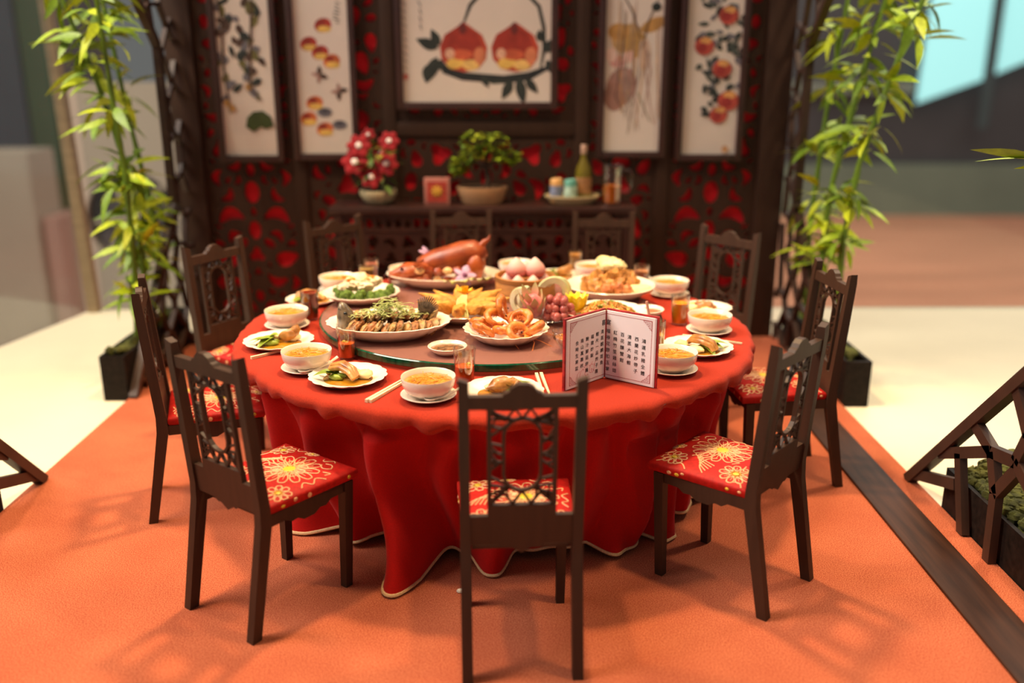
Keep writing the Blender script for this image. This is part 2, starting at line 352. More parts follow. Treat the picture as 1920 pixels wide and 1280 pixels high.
# ------------------------------------------------------------------ octagon lattice screens, planters, bamboo
lat = mat('lattice_wood', '#3a241a', .55, .25, 5, .1, 20)
OCT = [(5.42, 0), (6.45, 1.05), (6.45, 2.10), (5.45, 3.1), (4.2, 3.1), (3.17, 2.10), (3.17, 1.05), (4.24, 0)]
def in_oct(y, z):
    for (a, b), (c, d) in zip(OCT, OCT[1:] + OCT[:1]):
        if (c - a) * (z - b) - (d - b) * (y - a) < 0: return False
    return True
def lattice(X, sgn, seed, label):
    t = thing('lattice_screen', label, 'screen', (X, 4.8, 0)); rg = random.Random(seed)
    def br(p, q, w=.052, d=.034): MB().add(bar((0, p[0] - 4.8, p[1]), (0, q[0] - 4.8, q[1]), w, d, (1, 0, 0))).build('lattice_bar', lat, t, 0)
    for i in (0, 1, 2, 5, 6): br(OCT[i], OCT[i + 1], .05, .05)
    # front corner as seen beside the carpet
    for p, q in (((3.96, .262), (3.535, .455)), ((3.715, .52), (3.535, .455)), ((3.535, .455), (3.463, .30)), ((3.535, .455), (3.353, .49)), ((3.463, .30), (3.344, .455)), ((4.17, .06), (3.78, .19)), ((3.463, .30), (3.44, .0)), ((3.79, .335), (3.67, .0)),
                 ((3.45, .79), (3.30, .62)), ((3.30, .62), (3.353, .49)), ((3.353, .49), (3.1, .36)), ((3.17, 1.05), (2.6, .9))): br(p, q)
    pts = []
    for _ in range(4000):
        y = rg.uniform(4.9, 6.85); z = rg.uniform(-.1, 3.0)
        if all((y - a) ** 2 + (z - b) ** 2 > .18 ** 2 for a, b in pts): pts.append((y, z))
    vs, es, fs, *_ = geometry.delaunay_2d_cdt([Vector(p) for p in pts], [], [], 0, 1e-5)
    cc = {}; adj = {}
    for fi, q in enumerate(fs):
        A, B, Cc = (vs[i] for i in q); d = 2 * (A.x * (B.y - Cc.y) + B.x * (Cc.y - A.y) + Cc.x * (A.y - B.y))
        if abs(d) < 1e-7: continue
        a2, b2, c2 = A.length_squared, B.length_squared, Cc.length_squared
        cc[fi] = ((a2 * (B.y - Cc.y) + b2 * (Cc.y - A.y) + c2 * (A.y - B.y)) / d, (a2 * (Cc.x - B.x) + b2 * (A.x - Cc.x) + c2 * (B.x - A.x)) / d)
        for i in range(3): adj.setdefault(tuple(sorted((q[i], q[(i + 1) % 3]))), []).append(fi)
    ok = lambda p: 0 <= p[1] <= 2.9 and 5.2 < p[0] < 6.74 and not in_oct(*p)
    for e, fl in adj.items():
        if len(fl) < 2 or fl[0] not in cc or fl[1] not in cc: continue
        p, q = cc[fl[0]], cc[fl[1]]
        if not ok(p) and not ok(q): continue
        if ok(p) != ok(q):
            if not ok(p): p, q = q, p
            lo, hi = 0., 1.
            for _ in range(14):
                m = (lo + hi) / 2; r = (p[0] + (q[0] - p[0]) * m, p[1] + (q[1] - p[1]) * m)
                if ok(r): lo = m
                else: hi = m
            q = (p[0] + (q[0] - p[0]) * lo, p[1] + (q[1] - p[1]) * lo)
        if (p[0] - q[0]) ** 2 + (p[1] - q[1]) ** 2 > .0009: br(p, q, .026, .034)
    return t
lattice(-2.325, -1, 3, 'brown ice crack lattice screen rising from planters at left')
lattice(2.005, 1, 5, 'brown ice crack lattice screen at right with diagonal front corner')
pl_m = mat('black_planter', '#1c1512', .6, .5, 30, .1, 40, spec=.15); moss_m = mat('moss', '#4d4f1e', .95, .6, 24, .5, 60)
def planter(x0, x1, y0, y1, h, label, mh=.05, seed=0):
    t = thing('planter_box', label, 'planter', ((x0 + x1) / 2, (y0 + y1) / 2, -.0195)); a = (x1 - x0) / 2; b = (y1 - y0) / 2; m = MB()
    for q in ((-a, -a + .02, -b, b), (a - .02, a, -b, b), (-a + .02, a - .02, -b, -b + .02), (-a + .02, a - .02, b - .02, b)): m.add(box(*q, 0, h))
    m.add(box(-a + .02, a - .02, -b + .02, b - .02, 0, .02)); m.build('box', pl_m, t, 0)
    rg = random.Random(seed); m = MB(); n = int(b * 2 / .05)
    for _ in range(int(900 * a * b * 4 / .3) if mh > .06 else n * 7):
        x = rg.uniform(-a + .04, a - .04); y = rg.uniform(-b + .05, b - .05); q = rg.uniform(.014, .03)
        m.add(blob((x, y, h - .03 + mh * 1.2 * (.55 + .45 * sin(y * 9 + 1) * cos(x * 8)) * (1 - (x / a) ** 4)), (q, q, q * .9), rg.random() * 9, .5, 3, 6, 4))
    m.add(blob((0, 0, h - .06), (a - .03, b - .03, .06 + mh * .9), 3, .15, 2, 20, 8))
    m.build('moss', moss_m, t); return t
planter(-2.51, -2.357, 5.42, 6.62, .29, 'black mossy planter box at the foot of left bamboo', seed=1)
planter(2.032, 2.19, 5.30, 6.62, .29, 'black mossy planter box at the foot of right bamboo', seed=2)
planter(2.036, 2.62, 2.35, 3.95, .215, 'dark planter with rounded moss mounds at right front corner', .10, seed=3)
planter(-2.95, -2.37, 2.35, 3.95, .20, 'dark mossy planter at the left front corner of platform', .10, seed=4)

culm_m = mat('bamboo_culm', '#5f7a1e', .4, .3, 8); 
leaf_ms = [mat('bamboo_leaf_a', '#93aa14', .5, .25, 9), mat('bamboo_leaf_b', '#b4c01e', .5, .25, 9), mat('bamboo_leaf_c', '#6f8c1c', .5, .3, 9)]
leaf_me = []
for i, m_ in enumerate(leaf_ms):
    o = MB().add(leaf(1, .27, .22 + .1 * i)).build('leaf', m_); leaf_me.append(o.data); bpy.data.objects.remove(o)
def bamboo(base, path, label, clusters, seed, group):
    """culm with nodes; clusters: (t along the culm, how many leaves, spread, length)"""
    rg = random.Random(seed); t = thing('bamboo', label, 'bamboo', base, 0, group); B = Vector(base)
    P = [Vector(p) - B for p in path]; n = 26; pts = []; rad = []
    for i in range(n + 1):
        u = i / n * (len(P) - 1); k = min(int(u), len(P) - 2); pts.append(P[k].lerp(P[k + 1], u - k)); rad.append(.022 * (1.25 if i % 3 == 0 else 1) * (1 - .45 * i / n))
    MB().add(tube(pts, rad, 8)).build('culm', culm_m, t)
    for ct, cn, cs, cl in clusters:
        c = pts[min(n, int(ct * n))]
        for _ in range(int(cn * 1.6)):
            az = rg.uniform(0, 2 * PI); el = rg.gauss(-.05, .45); L = cl * rg.uniform(.85, 1.5)
            o = link('leaf', rg.choice(leaf_me), t)
            off = Vector((cos(az), sin(az), 0)) * rg.uniform(.0, cs) + Vector((0, 0, rg.uniform(-cs, cs)))
            o.matrix_local = T(*(c + off)) @ RZ(az) @ RY(-el) @ RX(rg.uniform(-.8, .8)) @ SC(L, L, L)
    return t
cl = lambda *q: q
LB = 'bamboo stalks in the left planter'; RB = 'bamboo stalks in the right planter'
bamboo((-2.43, 6.0, .25), [(-2.43, 6.0, .25), (-2.40, 6.0, .75), (-2.43, 6.0, 1.33), (-2.56, 6, 1.89), (-2.75, 6, 2.5)], 'bamboo stalk leaning furthest left toward the brass post', [(.28, 12, .07, .16), (.42, 16, .10, .17), (.52, 14, .10, .17), (.66, 9, .08, .18), (.78, 9, .07, .18), (.88, 14, .10, .18), (.97, 12, .10, .18)], 1, LB)
bamboo((-2.42, 5.8, .25), [(-2.42, 5.8, .25), (-2.38, 5.8, .7), (-2.37, 5.8, 1.3), (-2.40, 5.8, 2.0), (-2.42, 5.8, 2.5)], 'upright bamboo stalk right of the leaning one on the left', [(.22, 12, .06, .15), (.36, 12, .09, .16), (.5, 10, .10, .16), (.66, 6, .08, .17), (.86, 9, .10, .18), (.96, 10, .1, .18)], 2, LB)
bamboo((-2.42, 6.3, .25), [(-2.42, 6.3, .25), (-2.4, 6.3, .9), (-2.5, 6.3, 1.6), (-2.6, 6.3, 2.5)], 'thin bamboo stalk nearest the wall in left planter', [(.25, 8, .06, .14), (.45, 12, .10, .16), (.8, 9, .10, .17), (.95, 10, .1, .17)], 3, LB)
bamboo((2.09, 6.0, .25), [(2.09, 6.0, .25), (2.06, 6, .81), (2.08, 6, 1.23), (2.17, 6, 1.73), (2.26, 6, 2.2), (2.33, 6, 2.5)], 'tallest leafy bamboo stalk against the right lattice', [(.2, 14, .06, .14), (.3, 14, .07, .15), (.40, 14, .08, .15), (.55, 16, .10, .16), (.7, 16, .11, .17), (.82, 14, .10, .17), (.95, 10, .1, .17)], 4, RB)
bamboo((2.10, 5.7, .25), [(2.10, 5.7, .25), (2.08, 5.7, .9), (2.13, 5.7, 1.4), (2.26, 5.7, 1.9), (2.45, 5.7, 2.5)], 'bamboo stalk leaning out furthest to the right', [(.3, 10, .06, .14), (.42, 10, .07, .15), (.58, 10, .08, .15), (.75, 10, .10, .17), (.9, 10, .12, .18)], 5, RB)
bamboo((2.10, 6.35, .25), [(2.10, 6.35, .25), (2.08, 6.35, .9), (2.12, 6.35, 1.7), (2.2, 6.35, 2.5)], 'bamboo stalk at the back of right planter by wall', [(.25, 10, .06, .14), (.42, 12, .08, .15), (.6, 14, .1, .16), (.75, 14, .1, .16), (.92, 12, .12, .17)], 6, RB)
# sprig reaching into the picture at the right, on a stalk just outside it
t = thing('bamboo', 'slender green bamboo sprig reaching in at the right edge', 'bamboo', (2.42, 3.6, .15))
MB().add(tube([(0, 0, 0), (.02, 0, .8), (0, .03, 1.45), (-.12, .06, 1.50), (-.32, .09, 1.48)], [.014, .013, .010, .006, .003], 8)).build('culm', culm_m, t)
for i, (dx, az, el, L) in enumerate(((-.33, PI + .03, .17, .30), (-.33, PI - .08, .03, .25), (-.1, .3, .3, .25), (-.2, 2.4, -.3, .22))):
    o = link('leaf', leaf_me[0], t); o.matrix_local = T(dx, .09, 1.485) @ RZ(az) @ RY(-el) @ RX(1.0 - i) @ SC(L, L * .5, L * .4)

# ------------------------------------------------------------------ round table, cloth, turntable
TC = Vector((-.066, 4.415, 0)); TZ = .75; TR = 1.235; KR = TR / 1.275
t = thing('round_table', 'large round dining table hidden under the red velvet cloth', 'table', TC)
MB().add(lathe([(0, .712), (TR - .03, .712), (TR - .02, .72), (TR - .02, .736), (TR - .03, .742), (0, .742)], 64)).build('tabletop', wood, t)
MB().add(lathe([(0, 0), (.42, 0), (.42, .05), (.12, .10), (.10, .66), (.3, .711), (0, .711)], 32)).build('pedestal', wood, t)
t = thing('tablecloth', 'red velvet tablecloth with gathered skirt and gold braided hem', 'tablecloth', TC)
rg = random.Random(4); ph = [rg.uniform(0, 6.28) for _ in range(40)]
def gath(a): return sum(sin(k * a + ph[k % 40]) * c for k, c in ((37, .4), (53, .35), (71, .3), (29, .3), (97, .15)))
m = MB(); n = 360; prof = [(0, .750), (.6, .750), (1.1, .750), (1.235, .7499), (1.262, .7485), (1.279, .741), (1.288, .728), (1.288, .712), (1.284, .698), (1.276, .690), (1.262, .688), (1.250, .693)]
v = []; f = []
for j, (r, z) in enumerate(prof):
    for i in range(n):
        a = 2 * PI * i / n; g = gath(a); wt = max(0, min(1, (r - 1.235) / .03)) * (1 if j > 4 else .5)
        lump = .006 * sin(11 * a + 1) * wt
        rr = r + (.0085 * g * wt + lump) * (.4 + .6 * min(1, (j - 3) / 4) if j > 3 else 0); zz = z - (.013 * g + .009 * sin(9 * a)) * wt * (1 if j > 6 else 0)
        v.append((rr * KR * cos(a), rr * KR * sin(a), zz))
for j in range(len(prof) - 1):
    for i in range(n): k = (i + 1) % n; f.append((j * n + i, j * n + k, (j + 1) * n + k, (j + 1) * n + i))
m.add((v, [q[::-1] for q in f])).build('cloth_top', velvet_top, t, 80)
# skirt folds: angle, half widths and pushes under the lip, half way down and at the hem
FOLD = [(-110, 6, 3.4, 4.8, .07, .19, .36), (-129, 6, 5, 5, .06, .10, .09), (-138, 5, 5, 6, .06, .08, .20), (-151, 5, 5, 6, .07, .12, .14), (-164, 6, 5, 6, .06, .07, .10), (-119, 3, 2, 2, .06, .02, .0), (-98, 4, 3, 3, .08, .07, .01),
        (-88, 4, 5, 4.5, .07, .11, .16), (-79, 3.5, 3, 3, .07, .03, .0), (-70, 4, 6, 7, .06, .09, .06), (-58, 5, 5.5, 7, .08, .13, .15), (-46, 4, 4, 5, .07, .07, .17), (-34, 5, 5, 6, .07, .11, .11)]
rg = random.Random(9)
FOLD += [(a + rg.uniform(-3, 3), rg.uniform(4, 6), rg.uniform(4, 6), rg.uniform(5, 7), rg.uniform(.05, .08), rg.uniform(.05, .12), rg.uniform(.05, .16)) for a in range(-20, 185, 13)]
def tri_(s, a, b, c): return a + (b - a) * min(1, s / .5) if s < .5 else b + (c - b) * (s - .5) / .5
def skirt_r(a, s):
    """s: 0 under the lip, 1 at the hem"""
    d = math.degrees(a); r = 1.165 - .225 * s ** .55; e = 0
    r += .012 * sin(23 * a + 2 + 2.6 * sin(3 * s)) + .010 * sin(41 * a + 1 + 1.5 * s) + .010 * gath(a + .02) * max(0, 1 - s * 4)
    for c, w0, w1, w2, p0, p1, p2 in FOLD:
        x = abs((d - c - 2.2 * sin(5 * s + c) + 180) % 360 - 180) / tri_(s, w0, w1, w2)
        if x < 2.4: q = math.exp(-x ** 2.6) * (tri_(s, p0, p1, p2) if s > .12 else p0 * s / .12); e = max(e, q) + .25 * min(e, q)
    r += e
    for c, lim in ((-166, 1.06), (163, 1.08), (-6, 1.09), (-50, 1.11), (33, 1.12)):
        x = (d - c + 180) % 360 - 180; w_ = max(0, min(1, (16 - abs(x)) / 5)) * max(0, min(1, (s - .1) / .12))
        r = min(r, lim + (1 - w_) * .3)
    return min(r, 1.205 + .12 * max(0, s - .55) / .45)
n = 600; K = 34; v = []; f = []; hem = []
def hem_z(a): return .022 + .055 * (.5 + .5 * sin(5 * a + 1.0)) * (.6 + .4 * sin(13 * a))
for j in range(K + 1):
    s = j / K
    for i in range(n):
        a = 2 * PI * i / n - PI; r = skirt_r(a, s)
        lift = max(.012, .05 - .25 * max(0, r - .98) + .012 * sin(9 * a)); z = .705 + (lift - .705) * s
        v.append((r * cos(a), r * sin(a), z))
        if j == K: hem.append(v[-1])
for j in range(K):
    for i in range(n): k = (i + 1) % n; f.append((j * n + i, (j + 1) * n + i, (j + 1) * n + k, j * n + k))
sk = MB().add((v, f)).build('skirt', velvet, t, 180)
MB().add(tube(hem, .0075, 6, closed=True)).build('gold_hem', hem_m, sk)
# turntable
LC = Vector((-.086, 4.49, 0)); LZ = .800
t = thing('turntable', 'round glass turntable with green edge in the middle of the table', 'turntable', (LC.x, LC.y, TZ + .001))
MB().add(lathe([(0, 0), (.30, 0), (.30, .014), (0, .014)], 40)).build('swivel_base', mat('steel', '#8a8a8a', .3, metal=1), t)
gl = mat('dusty_glass', '#a87468', .2, .25, 300, alpha=.58, coat=.3)
MB().add(lathe([(0, .045), (.838, .045), (.838, .049), (0, .049)], 128)).build('glass_top', gl, t)
MB().add(lathe([(.835, .0155), (.842, .0155), (.846, .019), (.846, .045), (.842, .049), (.838, .0492), (.838, .0155)], 128)).build('green_glass_edge', mat('green_glass_edge', '#0d4a31', .08, .5, 40, coat=.6, stretch=(1, 1, .1)), t)

# ------------------------------------------------------------------ chairs (origin on the floor at the line of the back feet, +y towards the table)
def ogee(x0, x1, z0, z1, drop, n=1):
    c = (x0 + x1) / 2; w = (x1 - x0) * .2
    return [(x0, z1), (x0, z0), (c - w * 1.5, z0), (c - w * 1.15, z0 - drop * .55), (c - w * .75, z0 - drop * .45), (c - w * .35, z0 - drop), (c + w * .35, z0 - drop), (c + w * .75, z0 - drop * .45), (c + w * 1.15, z0 - drop * .55), (c + w * 1.5, z0), (x1, z0), (x1, z1)]
SWAP = Matrix(((0, 1, 0, 0), (1, 0, 0, 0), (0, 0, 1, 0), (0, 0, 0, 1)))      # x <-> y
def lean(z): return .082 - .045 * (z - .45) / .6                             # back plane
def make_chair():
    t = thing('dining_chair', 'chair', 'chair')
    for s in (-1, 1):
        m = MB(); x = s * .186; P = [(0, 0, .036, .040), (.082, .43, .036, .050), (.082, .50, .034, .044), (lean(1.02), 1.02, .034, .036), (lean(1.045), 1.052, .034, .030)]
        v = []; f = []
        for u, z, a, b in P: v += [(x - a / 2, u - b / 2, z), (x + a / 2, u - b / 2, z), (x + a / 2, u + b / 2, z), (x - a / 2, u + b / 2, z)]
        v[-4 if s < 0 else -3] = tuple(Vector(v[-4 if s < 0 else -3]) + Vector((0, 0, .012))); v[-1 if s < 0 else -2] = tuple(Vector(v[-1 if s < 0 else -2]) + Vector((0, 0, .012)))
        for i in range(4):
            for k in range(4): f.append((i * 4 + k, i * 4 + (k + 1) % 4, i * 4 + 4 + (k + 1) % 4, i * 4 + 4 + k))
        f += [(3, 2, 1, 0), (16, 17, 18, 19)]; m.add((v, f)).build('back_post', wood, t, 20)
    for s in (-1, 1): MB().add(bar((s * .178, .462, 0), (s * .184, .480, .452), .032, .034, (0, 1, 0), .040, .042)).build('leg', wood, t, 20)
    fr = MB()
    fr.add(prism(ogee(-.165, .165, .412, .455, .030), .472, .492))
    for s in (-1, 1): fr.add(prism(ogee(.105, .465, .412, .455, .030), -.010, .010), T(s * .184) @ SWAP)
    fr.add(box(-.165, .165, .10, .46, .440, .452)); fr.build('seat_rail', wood, t, 20)
    # cushion
    v = []; f = []; NX, NY = 16, 16
    def cz(a, b): return .492 + .020 * (1 - a ** 4) * (1 - b ** 4)
    def cx(a, b): return a * (.188 + .018 * (b + 1) / 2)
    def cy(b): return .112 + (b + 1) / 2 * .408
    for j in range(NY + 1):
        for i in range(NX + 1):
            a = i / NX * 2 - 1; b = j / NY * 2 - 1; v.append((cx(a, b), cy(b), cz(a, b)))
    n0 = len(v); rim = [i for i in range(NX + 1)] + [j * (NX + 1) + NX for j in range(1, NY + 1)] + [NY * (NX + 1) + i for i in range(NX - 1, -1, -1)] + [j * (NX + 1) for j in range(NY - 1, 0, -1)]
    for z, o in ((.484, .005), (.470, .005), (.456, .0)):
        for i in rim: q = Vector(v[i]); c = Vector((0, .316, q.z)); d = (q - c); v.append((q.x + math.copysign(o, d.x) * (abs(d.x) > .17), q.y + math.copysign(o, d.y) * (abs(d.y) > .19), z))
    for j in range(NY):
        for i in range(NX): a = j * (NX + 1) + i; f.append((a, a + 1, a + NX + 2, a + NX + 1))
    Lr = len(rim)
    for lv in range(3):
        for k in range(Lr):
            q = (k + 1) % Lr; A = rim if lv == 0 else [n0 + (lv - 1) * Lr + i for i in range(Lr)]; B = [n0 + lv * Lr + i for i in range(Lr)]
            f.append((A[k], B[k], B[q], A[q]))
    f.append(tuple(n0 + 2 * Lr + i for i in range(Lr))[::-1])
    seat = MB().add((v, f)).build('seat', brocade, t, 60)
    # embroidery: thread lines laid on the cushion
    rg = random.Random(21); em = MB()
    def onseat(x, y):
        b = max(-1, min(1, (y - .112) / .204 - 1)); a = max(-1, min(1, x / (.188 + .018 * (b + 1) / 2))); return (cx(a, b), cy(b), cz(a, b) + .0008)
    def line(P, wd=.0026, mi=0):
        Q = [onseat(*p) for p in P]
        if len(Q) > 1: em.add(tube(Q, wd, 4, flat=.6), None, mi)
    def spline(P, k=5):
        out = []
        for i in range(len(P) - 1):
            p0, p1, p2, p3 = (P[max(0, i - 1)], P[i], P[i + 1], P[min(len(P) - 1, i + 2)])
            for j in range(k):
                u = j / k; out.append(tuple(.5 * (2 * b + (c - a) * u + (2 * a - 5 * b + 4 * c - d) * u * u + (3 * b - a - 3 * c + d) * u ** 3) for a, b, c, d in zip(p0, p1, p2, p3)))
        return out + [P[-1]]
    def flower(x, y, r, n, a0=0., core=True, arc=1.):
        for k in range(n):
            a = a0 + 2 * PI * arc * k / n; w_ = PI * arc / n * .85
            line(spline([(x + q * r * cos(a + d * w_), y + q * r * sin(a + d * w_)) for q, d in ((.35, -.3), (.72, -1), (.97, -.5), (1.0, 0), (.97, .5), (.72, 1), (.35, .3))], 3))
            if r > .05: line([(x + q * r * cos(a), y + q * r * sin(a)) for q in (.3, .5, .78)], .0014)
        if core: em.add(blob(onseat(x, y), (r * .22, r * .22, .003), 0, 0, 1, 8, 4), None, 1); line([(x + r * .3 * cos(2 * PI * k / 10), y + r * .3 * sin(2 * PI * k / 10)) for k in range(11)], .0014, 1)
    flower(.035, .335, .118, 13); flower(.035, .335, .070, 9, .2, False); flower(-.120, .190, .062, 9, .4); flower(-.135, .450, .050, 8, .2); flower(.150, .185, .048, 8); flower(.01, .165, .028, 6); flower(-.02, .50, .028, 6);
    for k in range(5):                                                   # fanned feathers
        line(spline([(-.18 + .016 * k, .30 - .004 * k), (-.14 + .013 * k, .335 + .008 * k), (-.085 + .006 * k, .335 + .016 * k), (-.05, .31 + .02 * k)], 4))
    for P in ([(-.19, .37), (-.165, .40), (-.18, .425), (-.155, .44)], [(.10, .44), (.125, .42), (.15, .44), (.13, .465), (.105, .455)], [(-.06, .24), (-.03, .225), (-.035, .26), (0, .25), (.01, .225), (.03, .215)],
              [(.18, .27), (.16, .295), (.185, .32), (.165, .35), (.19, .38)], [(-.1, .13), (-.06, .15), (-.08, .18), (-.04, .19)], [(.07, .13), (.1, .14), (.09, .165), (.125, .13)], [(-.19, .13), (-.165, .15), (-.175, .175)],
              [(.06, .49), (.08, .47), (.1, .505), (.12, .49)], [(-.11, .51), (-.08, .48), (-.06, .505)], [(-.19, .50), (-.165, .475), (-.15, .505)], [(.15, .40), (.175, .415), (.17, .39)], [(-.10, .365), (-.075, .385), (-.09, .40)]): line(spline(P, 5))
    for s in (-1, 1):                                                    # braid on the cushion sides
        for k in range(10):
            y = .14 + .037 * k + rg.uniform(-.01, .01)
            if rg.random() < .45: continue
            em.add(blob((s * (.189 + .018 * (y - .112) / .408 + .004), y, .474 + rg.uniform(-.006, .006)), (.0022, rg.uniform(.006, .012), rg.uniform(.005, .011)), 0, 0, 1, 6, 4), None, k % 2)
    for k in range(0, 10, 2): em.add(blob((-.17 + .038 * k, .5245, .473), (.007, .003, .010), 0, 0, 1, 6, 4), None, k % 2)
    em.build('embroidery', (thread, gold_thread), seat, 60)['kind'] = 'stuff'
    # back: board, crest, pierced splat
    def onback(m, y=0): return [tuple((x, lean(z) + yy + y, z)) for x, yy, z in m[0]], m[1]
    bd = [(-.170, .470), (-.075, .470), (-.05, .456), (-.035, .459), (0, .436), (.035, .459), (.05, .456), (.075, .470), (.170, .470), (.170, .578), (.112, .578), (.112, .618), (-.112, .618), (-.112, .578), (-.170, .578)]
    MB().add(onback(prism(bd, -.010, .012))).build('back_board', wood, t, 20)
    cr = [(-.170, .962), (.170, .962), (.170, 1.006), (.065, 1.006), (.058, 1.016), (.045, 1.020), (.036, 1.034), (.015, 1.046), (-.015, 1.046), (-.036, 1.034), (-.045, 1.020), (-.058, 1.016), (-.065, 1.006), (-.170, 1.006)]
    MB().add(onback(prism(cr, -.014, .014))).build('crest_rail', wood, t, 20)
    sp = MB()
    def oval(a, k=1.): return (.060 * k * cos(a), .797 + (.072 if sin(a) > 0 else -.072) * (1 if abs(sin(a)) > .02 else 0) + .056 * k * sin(a))
    for s in (-1, 1): sp.add(onback(box(s * .106 - .007, s * .106 + .007, -.008, .008, .618, .962)))
    ring = [oval(R(a), 1.) for a in (2, 25, 50, 70, 90, 110, 130, 155, 178, 182, 205, 230, 250, 270, 290, 310, 335, 358)]
    for i in range(len(ring)):
        p, q = ring[i], ring[(i + 1) % len(ring)]; sp.add(onback(bar((p[0], 0, p[1]), (q[0], 0, q[1]), .010, .018, (0, 1, 0))))
    rg = random.Random(5)
    for s in (-1, 1):
        zs = [.63, .655, .69, .72, .745, .78, .81, .84, .865, .90, .925, .95]
        for i, z in enumerate(zs):
            a = (s * .103, z); zz = z + rg.choice((-.03, -.012, .02, .035)); k = min(max((zz - .725) / .144, 0), 1)
            b = (s * .058, zz) if .70 < zz < .89 else (s * .058 * rg.uniform(.3, .9), .674 + .004 if zz < .8 else .92)
            sp.add(onback(bar((a[0], 0, a[1]), (b[0], 0, b[1]), .0065, .012, (0, 1, 0))))
            if i < len(zs) - 1 and rg.random() < .6:
                mx = ((a[0] + b[0]) / 2, (a[1] + b[1]) / 2); sp.add(onback(bar((mx[0], 0, mx[1]), (s * .103, 0, zs[i + 1] - .008), .006, .012, (0, 1, 0))))
        for x0, z0, x1, z1 in ((.10, .622, .06, .66), (.06, .66, .03, .62), (.03, .62, .0, .665), (.085, .64, .09, .69), (.10, .958, .055, .918), (.055, .918, .025, .96), (.025, .96, 0, .925), (.08, .94, .095, .90), (.045, .64, .05, .685)):
            sp.add(onback(bar((s * x0, 0, z0), (s * x1, 0, z1), .0065, .012, (0, 1, 0))))
    sp.build('pierced_splat', wood, t, 20)
    return t
chair0 = make_chair(); G1 = 'dining chairs around the table'
def seat_at(x, y, fx, fy): return (x, y, .001), math.atan2(fy, fx) - PI / 2
CH = [  # mid point of the back feet, facing
    ((.047, 2.677), (-.06, 1.0), 'dark wooden chair in front, its back to the camera at centre'),
    ((-1.066, 3.004), (.60, .80), 'chair at front left with gold embroidered red seat turned to the table'),
    ((1.080, 3.171), (-.74, .67), 'chair at front right with gold flowers on its red seat'),
    ((-1.665, 3.978), (.955, .296), 'left hand chair behind the front left one, seen in profile'),
    ((-1.640, 5.010), (.86, -.51), 'chair before the left lattice at back left corner'),
    ((-1.130, 5.830), (.68, -.73), 'chair before the left end of the sideboard below the red flowers'),
    ((-.315, 6.150), (.02, -1.), 'chair before the middle of the sideboard, behind the roast pig'),
    ((.625, 6.080), (-.05, -1.), 'chair before the right end of the sideboard below the bottle'),
    ((1.330, 5.420), (-.75, -.66), 'chair at back right between wall and table edge'),
    ((1.600, 4.350), (-.995, -.10), 'right hand chair behind the front right one, near the carpet edge')]
for i, (p, d, lb) in enumerate(CH):
    l, rz = seat_at(*p, *d)
    c = chair0 if i == 0 else dup(chair0)
    c.location = l; c.rotation_euler = (0, 0, rz); c['label'] = lb; c['group'] = G1

# ------------------------------------------------------------------ framed paintings on the wall
paper = mat('rice_paper', '#dccdc0', .8, .04, 3); frame_m = mat('picture_frame_wood', '#3a1f1a', .45, .25, 5)
def ink(c): return mat('ink_' + c.strip('#'), c, .85, .22, 14)
def painting(name, label, x0, x1, z0, z1, fw, shapes):
    """shapes: (outline, colour) in metres on the wall; flat brushwork printed on the sheet"""
    t = thing(name, label, 'painting', ((x0 + x1) / 2, WY - .037, z0)); cx = (x0 + x1) / 2
    y0, y1 = -.036, 0
    m = MB(); a, b, c, d = x0 - cx - fw, x1 - cx + fw, -fw, z1 - z0 + fw
    for q in ((a, a + fw, c, d), (b - fw, b, c, d), (a + fw, b - fw, c, c + fw), (a + fw, b - fw, d - fw, d)): m.add(box(q[0], q[1], y0, y1, q[2], q[3], .005))
    m.build('frame', frame_m, t, 30)
    sh = MB().add(box(x0 - cx, x1 - cx, -.012, -.002, 0, z1 - z0)).build('paper', paper, t, 0)
    cols = []; m = MB()
    for k, (P, c) in enumerate(shapes):
        P = [(min(max(x - cx, x0 - cx + .002), x1 - cx - .002), min(max(z - z0, .002), z1 - z0 - .002)) for x, z in P]
        if c not in cols: cols.append(c)
        y = -.0125 - .00008 * k; n = len(P); tri = geometry.tessellate_polygon([[Vector((*p, 0)) for p in P]])
        m.add(([(x, y, z) for x, z in P], [q if (P[q[1]][0] - P[q[0]][0]) * (P[q[2]][1] - P[q[0]][1]) - (P[q[2]][0] - P[q[0]][0]) * (P[q[1]][1] - P[q[0]][1]) > 0 else q[::-1] for q in (tuple(q) for q in tri)]), None, cols.index(c))
    m.build('brushwork', [ink(c) for c in cols], sh, 0)['kind'] = 'stuff'
    return t
def pz(px, py):                                                        # photograph measure to wall metres (x, z)
    k = 1 / 262.; return ((px - 953) * k * (1 + .000165 * (py - 290) * -.12) , 1.36 + (290 - py) * .0036)
def EL(px, py, rx, ry, c, a=0., n=14): x, z = pz(px, py); return (poly_ell(x, z, rx / 264, ry / 276, n, a), c)
def ST(P, wd, c):
    Q = [Vector(pz(*p)) for p in P]; L_, R_ = [], []
    for i, q in enumerate(Q):
        d = (Q[min(i + 1, len(Q) - 1)] - Q[max(i - 1, 0)]); d = d.normalized() if d.length else Vector((1, 0)); nn = Vector((-d.y, d.x)) * wd / 528 * (1 if 0 < i < len(Q) - 1 else .5)
        L_.append(tuple(q + nn)); R_.append(tuple(q - nn))
    return (L_ + R_[::-1], c)
def LF(px, py, L, W, a, c):
    x, z = pz(px, py); P = []
    for i in range(9): u = i / 8; P.append((u * L, W * .5 * sin(PI * u ** .8)))
    for i in range(7, 0, -1): u = i / 8; P.append((u * L, -W * .5 * sin(PI * u ** .8)))
    return ([(x + (p * cos(a) - q * sin(a)) / 264, z + (p * sin(a) + q * cos(a)) / 272) for p, q in P], c)
rg = random.Random(8)
